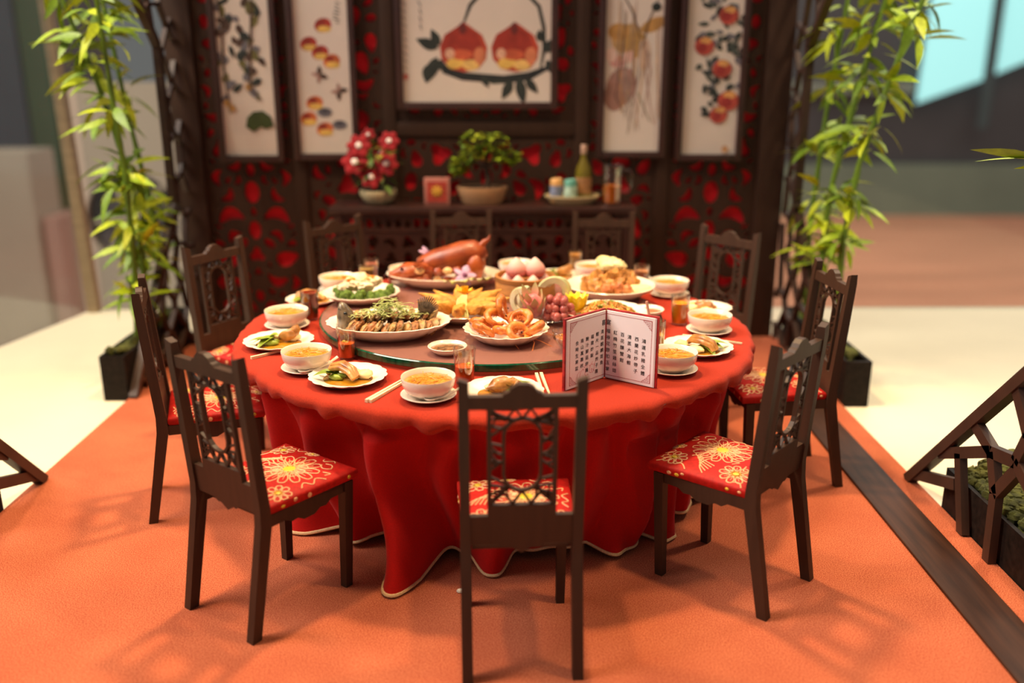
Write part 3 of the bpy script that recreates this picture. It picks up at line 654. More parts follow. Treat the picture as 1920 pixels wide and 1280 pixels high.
DG, OL, GY, RD, OR, YL, BR, PK, MV, OC, BL = '#2f3430', '#6b6438', '#6f6a70', '#a8382c', '#c8693a', '#dfb45a', '#4f3a30', '#d79a90', '#a37a6e', '#b98a4e', '#26282a'
s1 = []
for (x, y) in [(430, -40), (470, -60), (500, -20), (450, 5), (490, 10), (425, 30), (465, 35), (505, 30), (440, 55), (480, 62), (460, 85), (430, 100), (495, 95), (475, 120), (490, 140), (430, 150), (445, 175), (480, 165)]:
    for _ in range(4): s1.append(LF(x + rg.uniform(-14, 14), y + rg.uniform(-10, 10), rg.uniform(14, 26), rg.uniform(9, 16), rg.uniform(0, 6.28), rg.choice((DG, GY, OL, GY, BR))))
for (x, y) in [(418, 95), (424, 115), (488, 130), (478, 160), (436, 190), (444, 200), (432, 60)]: s1.append(EL(x, y, 7, 7, rg.choice((OC, OL, BR))))
s1 += [ST([(425, -50), (440, 40), (435, 120), (440, 210)], 4, BR), ST([(500, -50), (490, 60), (480, 160), (500, 185)], 4, BR), ([pz(*p) for p in ((466, 236), (470, 218), (482, 207), (500, 205), (514, 216), (518, 234), (504, 240), (494, 236), (480, 246))], '#3f4a22')]
painting('hanging_scroll', 'leftmost painted panel, dark vine leaves above one green leaf', -2.018, -1.645, 1.355, 2.76, .045, s1)
s2 = []
for (x, y) in [(620, 46), (592, 80), (612, 96), (632, 112), (596, 190), (583, 220), (612, 240)]: s2 += [EL(x, y, 16, 13, RD if y < 100 else OR, .3), EL(x + 2, y + 7, 13, 6, YL), EL(x - 3, y - 5, 9, 5, '#8c2f22')]
for (x, y) in [(614, 208), (640, 232)]: s2 += [EL(x, y, 14, 9, GY), EL(x, y - 2, 8, 5, '#4a474e')]
for (x, y, a) in [(608, 138, .6), (642, 168, -.7)]:
    for k in (-1, 1): s2.append(LF(x, y, 18, 9, a + k * .9, BR)); s2.append(LF(x, y, -16, 7, a + k * .8, MV))
for k in range(7): s2.append(ST([(642 + rg.uniform(-4, 5), 4 + k * 6), (650 + rg.uniform(-2, 3), 7 + k * 6)], 3, BL))
painting('hanging_scroll', 'second painted panel from the left, orange red fruits and moths', -1.482, -1.105, 1.368, 2.76, .045, s2)
sc = []
sc += [ST([(872, 45), (885, 10), (905, -12), (940, -24), (985, -12), (1008, 12), (1017, 50), (1018, 90), (1012, 125)], 7, DG), ST([(828, 110), (838, 128), (870, 140), (905, 143), (945, 146), (990, 140), (1032, 122)], 15, BL), ST([(905, 143), (925, 150), (960, 150)], 9, DG)]
def peach(x, y, s):
    P = [(0, 48), (14, 38), (33, 24), (42, 2), (40, -20), (26, -38), (0, -44), (-26, -38), (-41, -20), (-44, 2), (-35, 24), (-14, 38)]
    o = [([pz(x + s * a, y - b) for a, b in P], '#b5452f'), ([pz(x + s * a * .86 - 4, y - 6 - b * .8) for a, b in P], '#9c3326')]
    o += [EL(x - s * 16, y + 27, 17, 11, YL, .2), EL(x + s * 12, y + 31, 16, 10, '#e0b66a'), EL(x + s * 28, y + 14, 11, 16, '#cf7a55'), EL(x - s * 4, y + 12, 20, 10, '#c95c3c'), EL(x - s * 26, y + 10, 9, 10, '#dca88c'), EL(x - 2, y - 36, 7, 11, '#6d2a26')]
    return o
sc += peach(873, 88, 1) + peach(966, 88, 1)
for q in [(828, 84, 34, 17, 2.0), (826, 88, 44, 20, 2.75), (824, 104, 52, 22, 4.3), (806, 118, 34, 17, 4.6), (838, 118, 20, 14, 3.5), (972, 142, 52, 20, 4.9), (960, 148, 40, 18, 4.2), (985, 144, 36, 16, 5.4), (1018, 96, 34, 18, .9), (1022, 110, 32, 17, 5.3), (1010, 76, 22, 14, 1.6), (905, 138, 26, 13, 5.2)]: sc.append(LF(*q, DG))
for k in range(11): sc.append(ST([(762 + rg.uniform(-3, 3), 4 + 13 * k), (769 + rg.uniform(-3, 3), 10 + 13 * k)], 3, GY))
for k in range(4): sc.append(ST([(790 + rg.uniform(-5, 5), 2 + 14 * k), (797, 12 + 14 * k)], 3.5, '#55585a'))
sc.append(([pz(*p) for p in ((762, 136), (770, 136), (770, 146), (762, 146))], '#c46a60'))
painting('framed_painting', 'wide centre painting of two red peaches on a dark branch', -.735, .297, 1.724, 2.76, .05, sc)
s3 = [EL(1168, 70, 30, 26, '#c29a66', .5), EL(1152, 58, 20, 16, OC), EL(1185, 82, 22, 24, '#b58a4c', .2), EL(1215, 45, 26, 12, OC, .4), EL(1152, 112, 16, 12, PK), EL(1172, 104, 13, 10, '#e0b3a4', .5), EL(1140, 100, 10, 14, '#e7c6b8'), EL(1160, 160, 28, 38, MV, -.3), EL(1148, 178, 20, 28, '#9b7163'), EL(1200, 100, 12, 30, '#cbb09c')]
for k in range(13):
    x = 1150 + rg.uniform(0, 80); s3.append(ST([(x, 40 + rg.uniform(-40, 40)), (x + rg.uniform(-14, 14), 130), (x + rg.uniform(-20, 25), 190 + rg.uniform(0, 60))], 2.2, rg.choice((MV, '#8d7d70', OC))))
s3 += [ST([(1140, -40), (1175, 20), (1192, 70)], 3, BR), ST([(1235, -30), (1205, 40), (1195, 90)], 3, BR), EL(1218, 13, 9, 8, DG), ST([(1190, 170), (1215, 225)], 3, OL), ST([(1165, 20), (1160, 90), (1150, 180), (1168, 210)], 2, BR)]
painting('hanging_scroll', 'third painted panel, ochre and pink lotus leaves with thin grass', .674, 1.070, 1.383, 2.76, .045, s3)
s4 = []
for (x, y) in [(1300, -50), (1340, -50), (1330, 0), (1305, 5), (1355, 5), (1320, 35), (1370, 40), (1300, 62), (1345, 60), (1330, 80), (1368, 72), (1315, 115), (1325, 130), (1355, 95), (1372, 100), (1318, 180), (1330, 172), (1362, 160), (1328, 210), (1338, 150)]:
    for _ in range(4): s4.append(LF(x + rg.uniform(-10, 10), y + rg.uniform(-9, 9), rg.uniform(14, 24), rg.uniform(7, 12), rg.uniform(0, 6.28), rg.choice((DG, DG, '#4b504a', GY))))
for (x, y, r) in [(1348, 28, 18), (1308, 84, 18), (1343, 126, 18), (1358, 186, 20), (1342, 213, 17), (1310, -25, 18)]: s4 += [EL(x, y, r, r * .95, '#b24a3c'), EL(x + 2, y - r * .55, r * .6, r * .35, '#d89a5a'), EL(x - 3, y + 3, r * .5, r * .5, '#9a332f')]
s4 += [EL(1358, 279, 6, 7, '#c79468')]
painting('hanging_scroll', 'rightmost painted panel, red pomegranates among dark leaves', 1.236, 1.622, 1.362, 2.76, .045, s4)

# ------------------------------------------------------------------ sideboard and what stands on it
t = thing('sideboard', 'long dark carved altar sideboard against the back wall', 'sideboard', (-.175, 6.55, 0)); SZ = 1.040
sbw = mat('sideboard_wood', '#331b15', .4, .3, 5, .1, 20)
MB().add(box(-1.06, 1.06, -.19, .17, SZ - .045, SZ, .008)).build('top', sbw, t, 30)
for x in (-1.0, 1.0):
    for y in (-.15, .13): MB().add(bar((x, y, 0), (x, y, SZ - .045), .06, .06, (0, 1, 0))).build('leg', sbw, t, 0)
m = MB().add(box(-.97, .97, -.165, -.14, SZ - .085, SZ - .045)).add(box(-.97, .97, -.165, -.14, SZ - .175, SZ - .145))
m.build('rail', sbw, t, 0)
sp = MB().add(box(-.011, .011, -.012, .012, 0, .064)); first = None
for i in range(30):
    x = -.95 + i * 1.9 / 29
    if first is None: first = sp.build('spindle', sbw, t, 0); c = first
    else: c = link('spindle', first.data, t)
    c.location = (x, -.152, SZ - .147)
for i in range(3):
    a = -.96 + i * .645; hs = []
    for k in range(5):
        for j in range(2): hs.append(hole((k + j) % 4, a + .07 + k * .122, SZ - .25 - j * .11, .05, k * 1.3 + j, None))
    MB().add(curve_mesh([[(a, SZ - .40), (a + .62, SZ - .40), (a + .62, SZ - .178), (a, SZ - .178)]] + hs, .018), T(0, -.152, 0) @ RX(PI / 2)).build('carved_panel', sbw, t, 30)
MB().add(box(-.97, .97, -.15, -.12, .12, .17)).build('stretcher', sbw, t, 0)

stone = mat('celadon_pot', '#b9ab88', .45, .15, 12); soil = mat('dark_soil', '#2a1d16', .95, .4, 40); red_p = mat('red_petal', '#94101a', .85, .25, 20); white_p = mat('white_stamen', '#eedfd8', .6)
gleaf = mat('plant_leaf', '#4d6420', .5, .35, 15); gleaf2 = mat('plant_leaf_pale', '#8d8c34', .5, .3, 15)
t = thing('potted_flowers', 'potted red flowers with white centres on the sideboard left end', 'potted flower', (-.915, 6.55, SZ))
MB().add(lathe([(0, 0), (.075, 0), (.10, .02), (.132, .075), (.128, .10), (.118, .10), (.112, .075), (0, .075)], 28)).build('pot', stone, t)
MB().add(blob((0, 0, .085), (.108, .108, .022), 2, .2, 4)).build('soil', soil, t)
FL = [(-.11, -.06, .405, .085), (.095, -.04, .435, .072), (-.14, -.08, .295, .095), (.075, -.08, .285, .085), (-.03, -.10, .195, .08), (-.06, .05, .47, .05), (.02, .06, .35, .06)]
m = MB()
for x, y, z, r in FL: m.add(tube([(x * .15, y * .2, .09), (x * .6, y * .6, z * .6), (x, y + .02, z)], .006, 6))
m.build('stem', gleaf, t)
for k, (x, y, z, r) in enumerate(FL):
    m = MB(); F = T(x, y, z) @ RX(PI / 2 - .35)
    for q in range(6): m.add(blob((r * .55, 0, 0), (r * .5, r * .38, r * .12), k + q, .15, 2, 10, 6), F @ RZ(q * PI / 3 + k))
    fl = m.build('flower', red_p, t)
    MB().add(blob((0, 0, r * .16), (r * .27, r * .27, r * .14), k, .2, 5, 10, 6), F).build('flower_centre', white_p, fl)
rg = random.Random(12); LM = []
for q in (gleaf, gleaf2):
    o = MB().add(leaf(1, .45, .3)).build('leaf', q); LM.append(o.data); bpy.data.objects.remove(o)
for i in range(46):
    az = rg.uniform(0, 6.28); o = link('leaf', rg.choice((LM[0], LM[0], LM[1])), t); q = rg.uniform(.0, .13); L = rg.uniform(.07, .13)
    o.matrix_local = T(q * cos(az), q * sin(az) * .8, rg.uniform(.12, .46)) @ RZ(az) @ RY(rg.uniform(-.7, .5)) @ SC(L, L, L)
t = thing('bonsai', 'small green bonsai tree in a long pale tray', 'bonsai', (-.185, 6.55, SZ))
MB().add(lathe([(0, 0), (.13, 0), (.145, .012), (.178, .105), (.18, .12), (.168, .12), (.16, .095), (0, .095)], 28, sy=.62)).build('tray', mat('tan_tray', '#c3966c', .45, .1, 8), t)
MB().add(blob((0, 0, .10), (.155, .095, .02), 1, .3, 4)).build('soil', soil, t)
bk = mat('bark', '#3b2a20', .8, .3, 25, .3, 40)
m = MB().add(tube([(.03, 0, .09), (.045, 0, .18), (.02, 0, .27), (.045, 0, .36), (.03, 0, .43)], [.03, .022, .018, .013, .006], 8))
for p in ([(.03, 0, .24), (-.06, 0, .29), (-.14, -.02, .27)], [(.03, 0, .26), (.12, 0, .31), (.2, 0, .31)], [(.03, 0, .33), (-.04, 0, .41)], [(.04, 0, .34), (.1, 0, .42)]): m.add(tube(p, [.011, .008, .005], 6))
m.build('trunk', bk, t)
lv = [mat('bonsai_leaf_a', '#7f9412', .5, .3, 20), mat('bonsai_leaf_b', '#a0a824', .5, .3, 20), mat('bonsai_leaf_c', '#5d7a12', .5, .3, 20)]
for k, (x, z, r, h_) in enumerate([(-.06, .44, .085, .05), (.10, .43, .075, .06), (-.15, .27, .07, .05), (-.06, .34, .09, .045), (.04, .35, .08, .05), (.16, .33, .10, .045), (-.165, .24, .055, .04), (.21, .31, .06, .035)]):
    m = MB()
    for i in range(80):
        d = Vector((rg.gauss(0, 1), rg.gauss(0, 1), rg.gauss(0, 1))).normalized(); q = Vector((x + d.x * r * .9, d.y * r * .8 - .01, z + d.z * h_))
        L = rg.uniform(.03, .05); m.add(leaf(L, L * .7, .3, .15, 3), T(*q) @ RZ(rg.uniform(0, 6.28)) @ RY(rg.uniform(-.8, .3)), rg.randrange(3))
    m.build('foliage_pad', lv, t)
t = thing('red_box', 'small red and gold square box left of the bonsai', 'box', (-.498, 6.52, SZ))
MB().add(box(-.09, .09, -.03, .03, 0, .185, .006)).build('case', mat('pale_red_case', '#b07064', .5, .1, 20), t, 30)
m = MB().add(box(-.068, .068, -.034, -.030, .02, .16)); m.build('front_panel', mat('red_paper', '#a8382a', .6, .3, 30), t, 0)
m = MB()
for k in range(8): m.add(blob((.022, 0, 0), (.022, .010, .003), k, 0, 1, 8, 4), T(.0, -.036, .095) @ RX(PI / 2) @ RZ(k * PI / 4))
m.add(blob((0, -.037, .095), (.014, .004, .014), 0, 0, 1, 8, 5)); m.build('gold_emblem', mat('gold_print', '#d8a23e', .4, .1, 30, metal=.3), t)
tray_m = mat('cream_tray', '#cbb58a', .35, .08, 6)
solo(MB().add(lathe([(0, 0), (.14, 0), (.15, .006), (.195, .055), (.193, .062), (.183, .060), (.142, .014), (0, .012)], 40, sy=.72)), 'serving_tray', tray_m, 'oval cream tray under two cans and a bottle', 'tray', (.447, 6.55, SZ))
def can(loc, r, h_, c, band, label):
    t = thing('drink_can', label, 'can', loc); MB().add(lathe([(0, 0), (r * .85, 0), (r, .008), (r, h_ - .010), (r * .86, h_), (r * .8, h_ - .004), (0, h_ - .004)], 24)).build('can_body', mat('can' + c, c, .35, .1, 20, metal=.2), t)
    MB().add(lathe([(r + .0004, h_ * .28), (r + .0012, h_ * .28), (r + .0012, h_ * .72), (r + .0004, h_ * .72)], 24)).build('printed_band', mat('can' + band, band, .4, .5, 22), t)
    MB().add(box(-.008, .008, -.02, .004, h_ - .004, h_ - .001)).build('ring_pull', mat('steel', '#8a8a8a', .3, metal=1), t)
can((.335, 6.51, SZ + .014), .044, .165, '#d9a464', '#7d86a0', 'left drink can on the tray with an orange base')
can((.432, 6.50, SZ + .014), .046, .160, '#5f9c8c', '#a8c4b4', 'green and pale blue drink can beside the bottle')
t = thing('wine_bottle', 'tall olive green wine bottle standing on the cream tray', 'bottle', (.527, 6.57, SZ + .014))
MB().add(lathe([(0, 0), (.052, 0), (.057, .01), (.057, .19), (.050, .235), (.026, .285), (.021, .31), (.021, .385), (.0, .385)], 28)).build('glass_body', mat('olive_bottle', '#6b5e18', .15, .1, 5, coat=.5), t)
MB().add(lathe([(.0575, .06), (.0585, .06), (.0585, .17), (.0575, .17)], 28)).build('paper_label', mat('bottle_label', '#9a6b42', .6, .4, 18), t)
MB().add(lathe([(.0215, .33), (.023, .33), (.023, .388), (.02, .392), (0, .392)], 20)).build('foil_cap', mat('foil', '#b58f78', .4, metal=.3), t)
t = thing('juice_jug', 'clear glass jug of orange juice at the right end of sideboard', 'jug', (.725, 6.52, SZ))
MB().add(lathe([(0, 0), (.060, 0), (.066, .006), (.074, .25), (.079, .262), (.076, .264), (.070, .25), (.062, .012), (0, .010)], 32)).build('glass_body', clear, t)
MB().add(tube([(.070, 0, .235), (.125, 0, .235), (.138, 0, .20), (.128, 0, .11), (.066, 0, .075)], .008, 8)).build('handle', clear, t)
MB().add(lathe([(0, .013), (.059, .013), (.065, .13), (0, .13)], 28)).build('orange_juice', mat('orange_juice', '#e07a14', .3, .1, 6, sss=.7), t)
MB().add(lathe([(0, .262), (.074, .266), (.07, .278), (0, .282)], 28)).build('lid', clear, t)

# ------------------------------------------------------------------ tableware
def plate_prof(r, h):
    return [(0, .003), (r * .55, 0), (r * .62, .001), (r * .80, h * .42), (r * .985, h * .93), (r, h), (r * .985, h * 1.04), (r * .80, h * .62), (r * .62, h * .34), (r * .55, h * .28), (0, h * .28)]
def plate(name, label, x, y, z, r, h, k=16, amp=.022, sy=1., group=None, rz=0, m=None, n=96):
    return solo(MB().add(lathe(plate_prof(r, h), n, k, amp, 1, sy)), name, m or porcelain, label, 'plate', (x, y, z), rz, group, None, 60)
amber = mat('amber_sauce', '#a8701a', .12, .35, 14, coat=.5); soup_m = mat('orange_soup', '#c8760f', .3, .3, 26, .15, 60, coat=.15, col2='#dc8e22')
shred_m = mat('soup_shreds', '#dc9630', .35, .2, 30); aba = mat('braised_abalone', '#b0682a', .35, .45, 26, .25, 60, coat=.2, col2='#d8994e')
bok = mat('bok_choy', '#8ea030', .35, .4, 16, coat=.2); bok2 = mat('pak_stem', '#d6d79a', .35, .15, 16); pale = mat('pale_bean_curd', '#ecd29a', .4, .15, 16, .1, 40)
fried_m = mat('golden_batter', '#cf7f22', .55, .3, 24, .6, 90, col2='#e6a544'); brown_f = mat('brown_fried', '#b8702c', .45, .4, 18, .4, 70, coat=.15, col2='#d99a4a')
GS, GB, GSA, GG, GC = 'dinner plates of abalone at the place settings', 'soup bowls at the place settings', 'soup saucers at the place settings', 'drinking glasses at the place settings', 'chopsticks at the place settings'
def soup_bowl(x, y, z, where, r=.106):
    solo(MB().add(lathe([(0, .004), (r * .48, 0), (r * .52, .004), (r * .58, .010), (r * .84, .026), (r * .955, .050), (r, .080), (r * .99, .083), (r * .95, .079), (r * .90, .052), (r * .78, .030), (r * .5, .016), (0, .014)], 48)), 'soup_bowl', porcelain, f'white porcelain soup bowl {where}', 'bowl', (x, y, z), 0, GB, None, 60)
    t = thing('soup', f'orange shredded soup in the bowl {where}', 'soup', (x, y, z + .0645), 0, 'orange soup in the bowls')
    MB().add(blob((0, 0, -.001), (r * .885, r * .885, .006), x * 9, .06, 3, 28, 6)).build('broth', soup_m, t)
    rg = random.Random(int(x * 977 + y * 77)); m = MB()
    for _ in range(42):
        a = rg.uniform(0, 6.28); q = r * .75 * math.sqrt(rg.random()); b = rg.uniform(0, 6.28); L = rg.uniform(.02, .045); P = []
        for i in range(5): u = i / 4 - .5; P.append((q * cos(a) * .9 + cos(b) * L * u - sin(b) * .25 * L * (u * u), q * sin(a) * .9 + sin(b) * L * u + cos(b) * .25 * L * u * u, .0045 + .004 * rg.random()))
        m.add(tube(P, .0014, 4))
    o = m.build('shreds', shred_m, t); o['kind'] = 'stuff'
def saucer(x, y, where): return solo(MB().add(lathe([(0, .002), (.060, 0), (.064, .001), (.085, .008), (.107, .019), (.109, .021), (.106, .023), (.082, .013), (.062, .008), (0, .008)], 48)), 'saucer', porcelain, f'white saucer under the soup bowl {where}', 'saucer', (x, y, TZ), 0, GSA, None, 60)
def spoon(x, y, rz, where):
    t = thing('soup_spoon', f'cream porcelain spoon leaning on the saucer {where}', 'spoon', (x, y, TZ + .023), rz, 'porcelain spoons')
    MB().add(tube([(-.062, 0, .002), (-.02, 0, .006), (.03, 0, .022), (.068, 0, .042)], [.009, .008, .007, .009], 8, flat=.55)).build('handle', porcelain, t)
    MB().add(lathe([(0, 0), (.014, .002), (.021, .010), (.019, .011), (.012, .005), (0, .004)], 20, sx=1.3), T(-.078, 0, -.002)).build('bowl', porcelain, t)
def chopstick(x0, y0, x1, y1, label, z=None, th=.0062):
    p = Vector((x0, y0, 0)); q = Vector((x1, y1, 0)); d = q - p
    solo(MB().add(bar((0, 0, th), (0, d.length, th), th * 2, th * 2, (0, 0, 1), th * 1.1, th * 1.1)), 'chopstick', mat('pale_chopstick', '#ecd8ae', .45, .08, 9), label, 'chopstick', (x0, y0, z or TZ + .0005), math.atan2(d.y, d.x) - PI / 2, GC)
def tumbler(x, y, where, liquid, fill, r=.043, h=.145, desc='clear tumbler', ice=None):
    t = thing('tumbler', f'{desc} {where}', 'glass', (x, y, TZ + .0005), 0, GG)
    MB().add(lathe([(0, 0), (r * .80, 0), (r * .84, .004), (r, h - .004), (r * .99, h), (r * .93, h), (r * .92, h - .006), (r * .78, .012), (0, .010)], 32)).build('glass_wall', clear, t, 60)
    if liquid:
        rt = r * (.775 + .135 * fill); t2 = thing('drink', f'{liquid[1]} {where}', 'drink', (x, y, TZ + .0125), 0, 'drinks in the glasses')
        MB().add(lathe([(0, 0), (r * .765, 0), (rt, h * fill), (rt * .9, h * fill + .001), (0, h * fill)], 28)).build('liquid', liquid[0], t2, 60)
        if ice:
            m = MB(); rg = random.Random(int(x * 1000))
            for k in range(6): m.add(blob((rg.uniform(-.4, .4) * r, rg.uniform(-.4, .4) * r, h * fill * rg.uniform(.7, 1.05)), (.011, .009, .008), k, .3, 3, 8, 6))
            m.build('garnish', ice, t2)
    return t
tea = mat('dark_tea', '#8a2c0a', .12, .4, 10, sss=.4); amb_l = mat('amber_drink', '#d2601a', .15, .4, 16, sss=.6); oj = None; oj2 = mat('bright_juice', '#f59a10', .3, .05, 8, sss=.7)
lime_g = mat('lime_bits', '#b9a818', .3, .4, 30)

def abalone_food(x, y, rz, where, v=0, sc=1.0):
    """braised abalone with greens in a puddle of sauce on a dinner plate"""
    t = thing('braised_abalone', f'braised abalone and greens on the plate {where}', 'food', (x, y, TZ + .0095), rz, 'braised abalone on the dinner plates'); t.scale = (sc * 1.28,) * 3
    m = MB(); n = 40; P = [(cos(2 * PI * i / n) * .088 * (1 + .14 * noise.noise(Vector((cos(2 * PI * i / n) * 1.6 + v, sin(2 * PI * i / n) * 1.6, 1)))), sin(2 * PI * i / n) * .07 * (1 + .14 * noise.noise(Vector((cos(2 * PI * i / n) * 1.6, sin(2 * PI * i / n) * 1.6 + v, 4)))), 0) for i in range(n)]
    m.add((P + [(0, 0, .004)] + [(p[0] * .8, p[1] * .8, .0035) for p in P], [(i, (i + 1) % n, n + 1 + (i + 1) % n, n + 1 + i) for i in range(n)] + [(n + 1 + i, n + 1 + (i + 1) % n, n) for i in range(n)])).build('sauce', amber, t, 60)
    if v % 3 == 0:                                                       # ribbed roll arched over the greens
        m = MB()
        for k in range(4):
            o = (k - 1.5) * .012; m.add(tube([(-.075 + abs(o) * .4, .010 + o, .012), (-.058, .012 + o, .040 - abs(o) * .6), (-.02, .006 + o, .052 - abs(o) * .7), (.018, -.010 + o, .044 - abs(o) * .6), (.042, -.026 + o * .8, .016)], [.008, .0095, .010, .0095, .007], 8))
        m.build('abalone', aba, t, 60); gx = -.035
    elif v % 3 == 1:                                                     # fan of slices
        m = MB()
        for k in range(6): m.add(blob((0, 0, 0), (.036, .0085, .020), k, .12, 3, 12, 8), T(.012 + .006 * k, .005, .022) @ RZ(-.5 + .28 * k) @ RY(-.35 - .05 * k) @ T(.02, 0, 0))
        m.build('abalone', aba, t, 60); gx = -.03
    else:                                                                # folded lump
        m = MB().add(blob((.005, .012, .024), (.05, .028, .024), 3 + v, .35, 2.2, 16, 10))
        for k in range(3): m.add(tube([(.02 - .004 * k, -.02 + .014 * k, .01), (.045, -.012 + .014 * k, .034), (.07, .0 + .012 * k, .016)], [.007, .009, .006], 8))
        m.build('abalone', aba, t, 60); gx = .03
    rg = random.Random(v * 3 + 1); m = MB()
    for k in range(4): m.add(leaf(rg.uniform(.06, .085), rg.uniform(.03, .045), .5, .4, 6), T(gx - .01 * k * (1 if gx > 0 else -1), -.018 + .008 * k, .016 + .005 * k) @ RZ(rg.uniform(2.4, 4.2) if gx < 0 else rg.uniform(-.6, .8)) @ RY(-.5 + .2 * k))
    for k in range(2): m.add(blob((gx * .8, -.03 + .02 * k, .012), (.026, .012, .010), k, .2, 3, 10, 6))
    m.build('bok_choy', bok, t, 60)
    MB().add(blob((.052, .018, .016), (.026, .022, .016), 5 + v, .3, 3, 14, 9)).add(blob((-.01, .04, .014), (.03, .018, .012), 6 + v, .3, 3)).build('bean_curd', pale, t, 60)

SET = dict(
    A=('by the front left chair', (-.655, 3.585), (-.850, 3.725), (-.708, 3.885)),
    B=('behind the crest of the front chair', (-.022, 3.405), (-.310, 3.385), (-.178, 3.565)),
    C=('at the left edge of the table', (-1.055, 4.085), (-1.085, 4.385), (-1.000, 4.53)),
    E=('right of the standing menu', (.848, 3.985), (.685, 3.700), None),
    F=('at the right edge of the table', (1.03, 4.67), (.965, 4.290), (.848, 4.435)))
VAR = dict(A=0, B=2, C=1, E=0, F=2, D=0, G=2, H=1, J=0)
for k, (wh, p, b, g) in SET.items():
    plate('dinner_plate', f'white scalloped dinner plate {wh}', *p, TZ, .158 if k != 'F' else .13, .030, group=GS)
    abalone_food(*p, dict(A=-.35, B=.5, C=.2, E=2.6, F=2.8)[k], wh, VAR[k], 1. if k != 'F' else .85)
    saucer(*b, wh); soup_bowl(*b, TZ + .009, wh)
for k, wh, p, b in (('D', 'at the back left of the table', (-1.06, 4.87), (-.965, 5.125)), ('G', 'at the back right of the table', (.70, 5.36), (.895, 5.02)), ('H', 'at the back behind the fried chicken', (.29, 5.46), (.50, 5.43)), ('J', 'behind the roast pig', (-.345, 5.47), (-.60, 5.36)), ('I', 'at the back behind the peach buns', (-.17, 5.50), (.045, 5.50))):
    plate('dinner_plate', f'white scalloped dinner plate {wh}', *p, TZ, .14 if k not in 'I' else .10, .028, group=GS)
    if k != 'I': abalone_food(*p, dict(D=.4, G=1., H=0., J=1.6)[k], wh, VAR[k], .95)
    saucer(*b, wh); soup_bowl(*b, TZ + .009, wh)
spoon(-.775, 3.675, -2.6 + PI, 'by the front left bowl'); spoon(-.225, 3.34, .5, 'beside the front centre bowl')
tumbler(*SET['A'][3], 'between the left front bowl and turntable', (amb_l, 'amber iced drink'), .42, ice=lime_g)
tumbler(*SET['B'][3], 'in front of the turntable near sauce dish', (amb_l, 'amber drink with orange and green bits'), .40, .046, .15, ice=lime_g)
tumbler(*SET['C'][3], 'at the left beside the abalone plate', (tea, 'dark red brown tea'), .86, .047, .15, 'tumbler full of dark tea')
tumbler(*SET['F'][3], 'on the right beside the soup bowl', (oj2, 'bright orange juice'), .66, .047, .15, 'tumbler of bright orange juice')
tumbler(-.80, 5.13, 'at the back left behind broccoli plate', (mat('layered_drink', '#9a5a66', .2, .5, 18, col2='#c7a53c'), 'pink and lime layered drink'), .8, .045, .15, 'tumbler of pink and lime drink')
tumbler(-.80, 5.30, 'at the back left near the roast pig', (mat('pink_drink', '#b96a56', .2, .2, 10), 'pale pink drink'), .75, .044, .15, 'tumbler of pale pink drink')
tumbler(.41, 5.58, 'at the back between plate and bowl', (brown_f, 'light brown milk tea'), .8, .045, .14, 'tumbler of light brown tea')
tumbler(.755, 5.14, 'at the back right by the fried chicken', (mat('peach_drink', '#c9885e', .2, .2, 10), 'peach coloured drink'), .7, .046, .15, 'tumbler of peach coloured drink')
t = tumbler(.655, 3.955, 'just behind the right edge of the menu', (mat('straw_drink', '#c79a4a', .2, .2, 10, alpha=.8), 'pale straw coloured drink'), .5, .042, .155, 'tumbler with a straw')
MB().add(tube([(.0, 0, .02), (-.045, .02, .235)], .006, 8)).build('drinking_straw', mat('pink_straw', '#dba58c', .5), t)
chopstick(-.545, 3.335, -.425, 3.60, 'pale chopstick between front left plate and front bowl'); chopstick(-.530, 3.332, -.405, 3.60, 'second chopstick close beside the one left of front bowl')
chopstick(.135, 3.66, .163, 3.36, 'pale chopstick right of the front centre plate'); chopstick(.115, 3.655, .140, 3.36, 'chopstick nearer the front centre plate rim')
chopstick(-1.128, 3.875, -.985, 4.02, 'pale chopstick pointing at left edge of the cloth'); chopstick(-1.02, 3.86, -.93, 3.99, 'chopstick half under the rim of left abalone plate') if False else None
chopstick(.825, 4.215, 1.075, 4.085, 'pale chopstick behind the right hand abalone plate')
chopstick(-1.262, 4.66, -1.12, 4.70, 'pale chopstick sticking out behind the left soup bowl'); chopstick(-1.255, 4.545, -1.14, 4.50, 'pale chopstick sticking out in front of left soup saucer') if False else None

# ------------------------------------------------------------------ dishes on the turntable
LZ = TZ + .0502
# steamed fish
FX, FY = -.546, 4.085
solo(MB().add(lathe([(0, .004), (.16, 0), (.17, .002), (.235, .035), (.278, .066), (.282, .071), (.276, .073), (.228, .046), (.165, .018), (0, .016)], 96, 22, .016, 1, .74)), 'fish_platter', porcelain, 'large oval scalloped white platter under the steamed fish', 'plate', (FX, FY, LZ), .06, None, None, 60)
t = thing('steamed_fish', 'steamed whole fish cut in slices with grey head and tail', 'fish', (FX, FY, LZ + .018), .06)
MB().add(blob((0, 0, .008), (.19, .12, .008), 1, .15, 2, 28, 6)).build('sauce', mat('soy_sauce', '#6a4a22', .12, .3, 12, coat=.5), t)
fs = [mat('fish_flesh', '#a5713a', .5, .5, 40, .3, 70, coat=0, col2='#cfa262'), mat('fish_flesh_pink', '#9c5630', .5, .5, 40, .2, 60, coat=0, col2='#c98c58'), mat('fish_skin', '#705030', .5, .5, 40, .2, 80, coat=0, col2='#a08458')]
rg = random.Random(31)
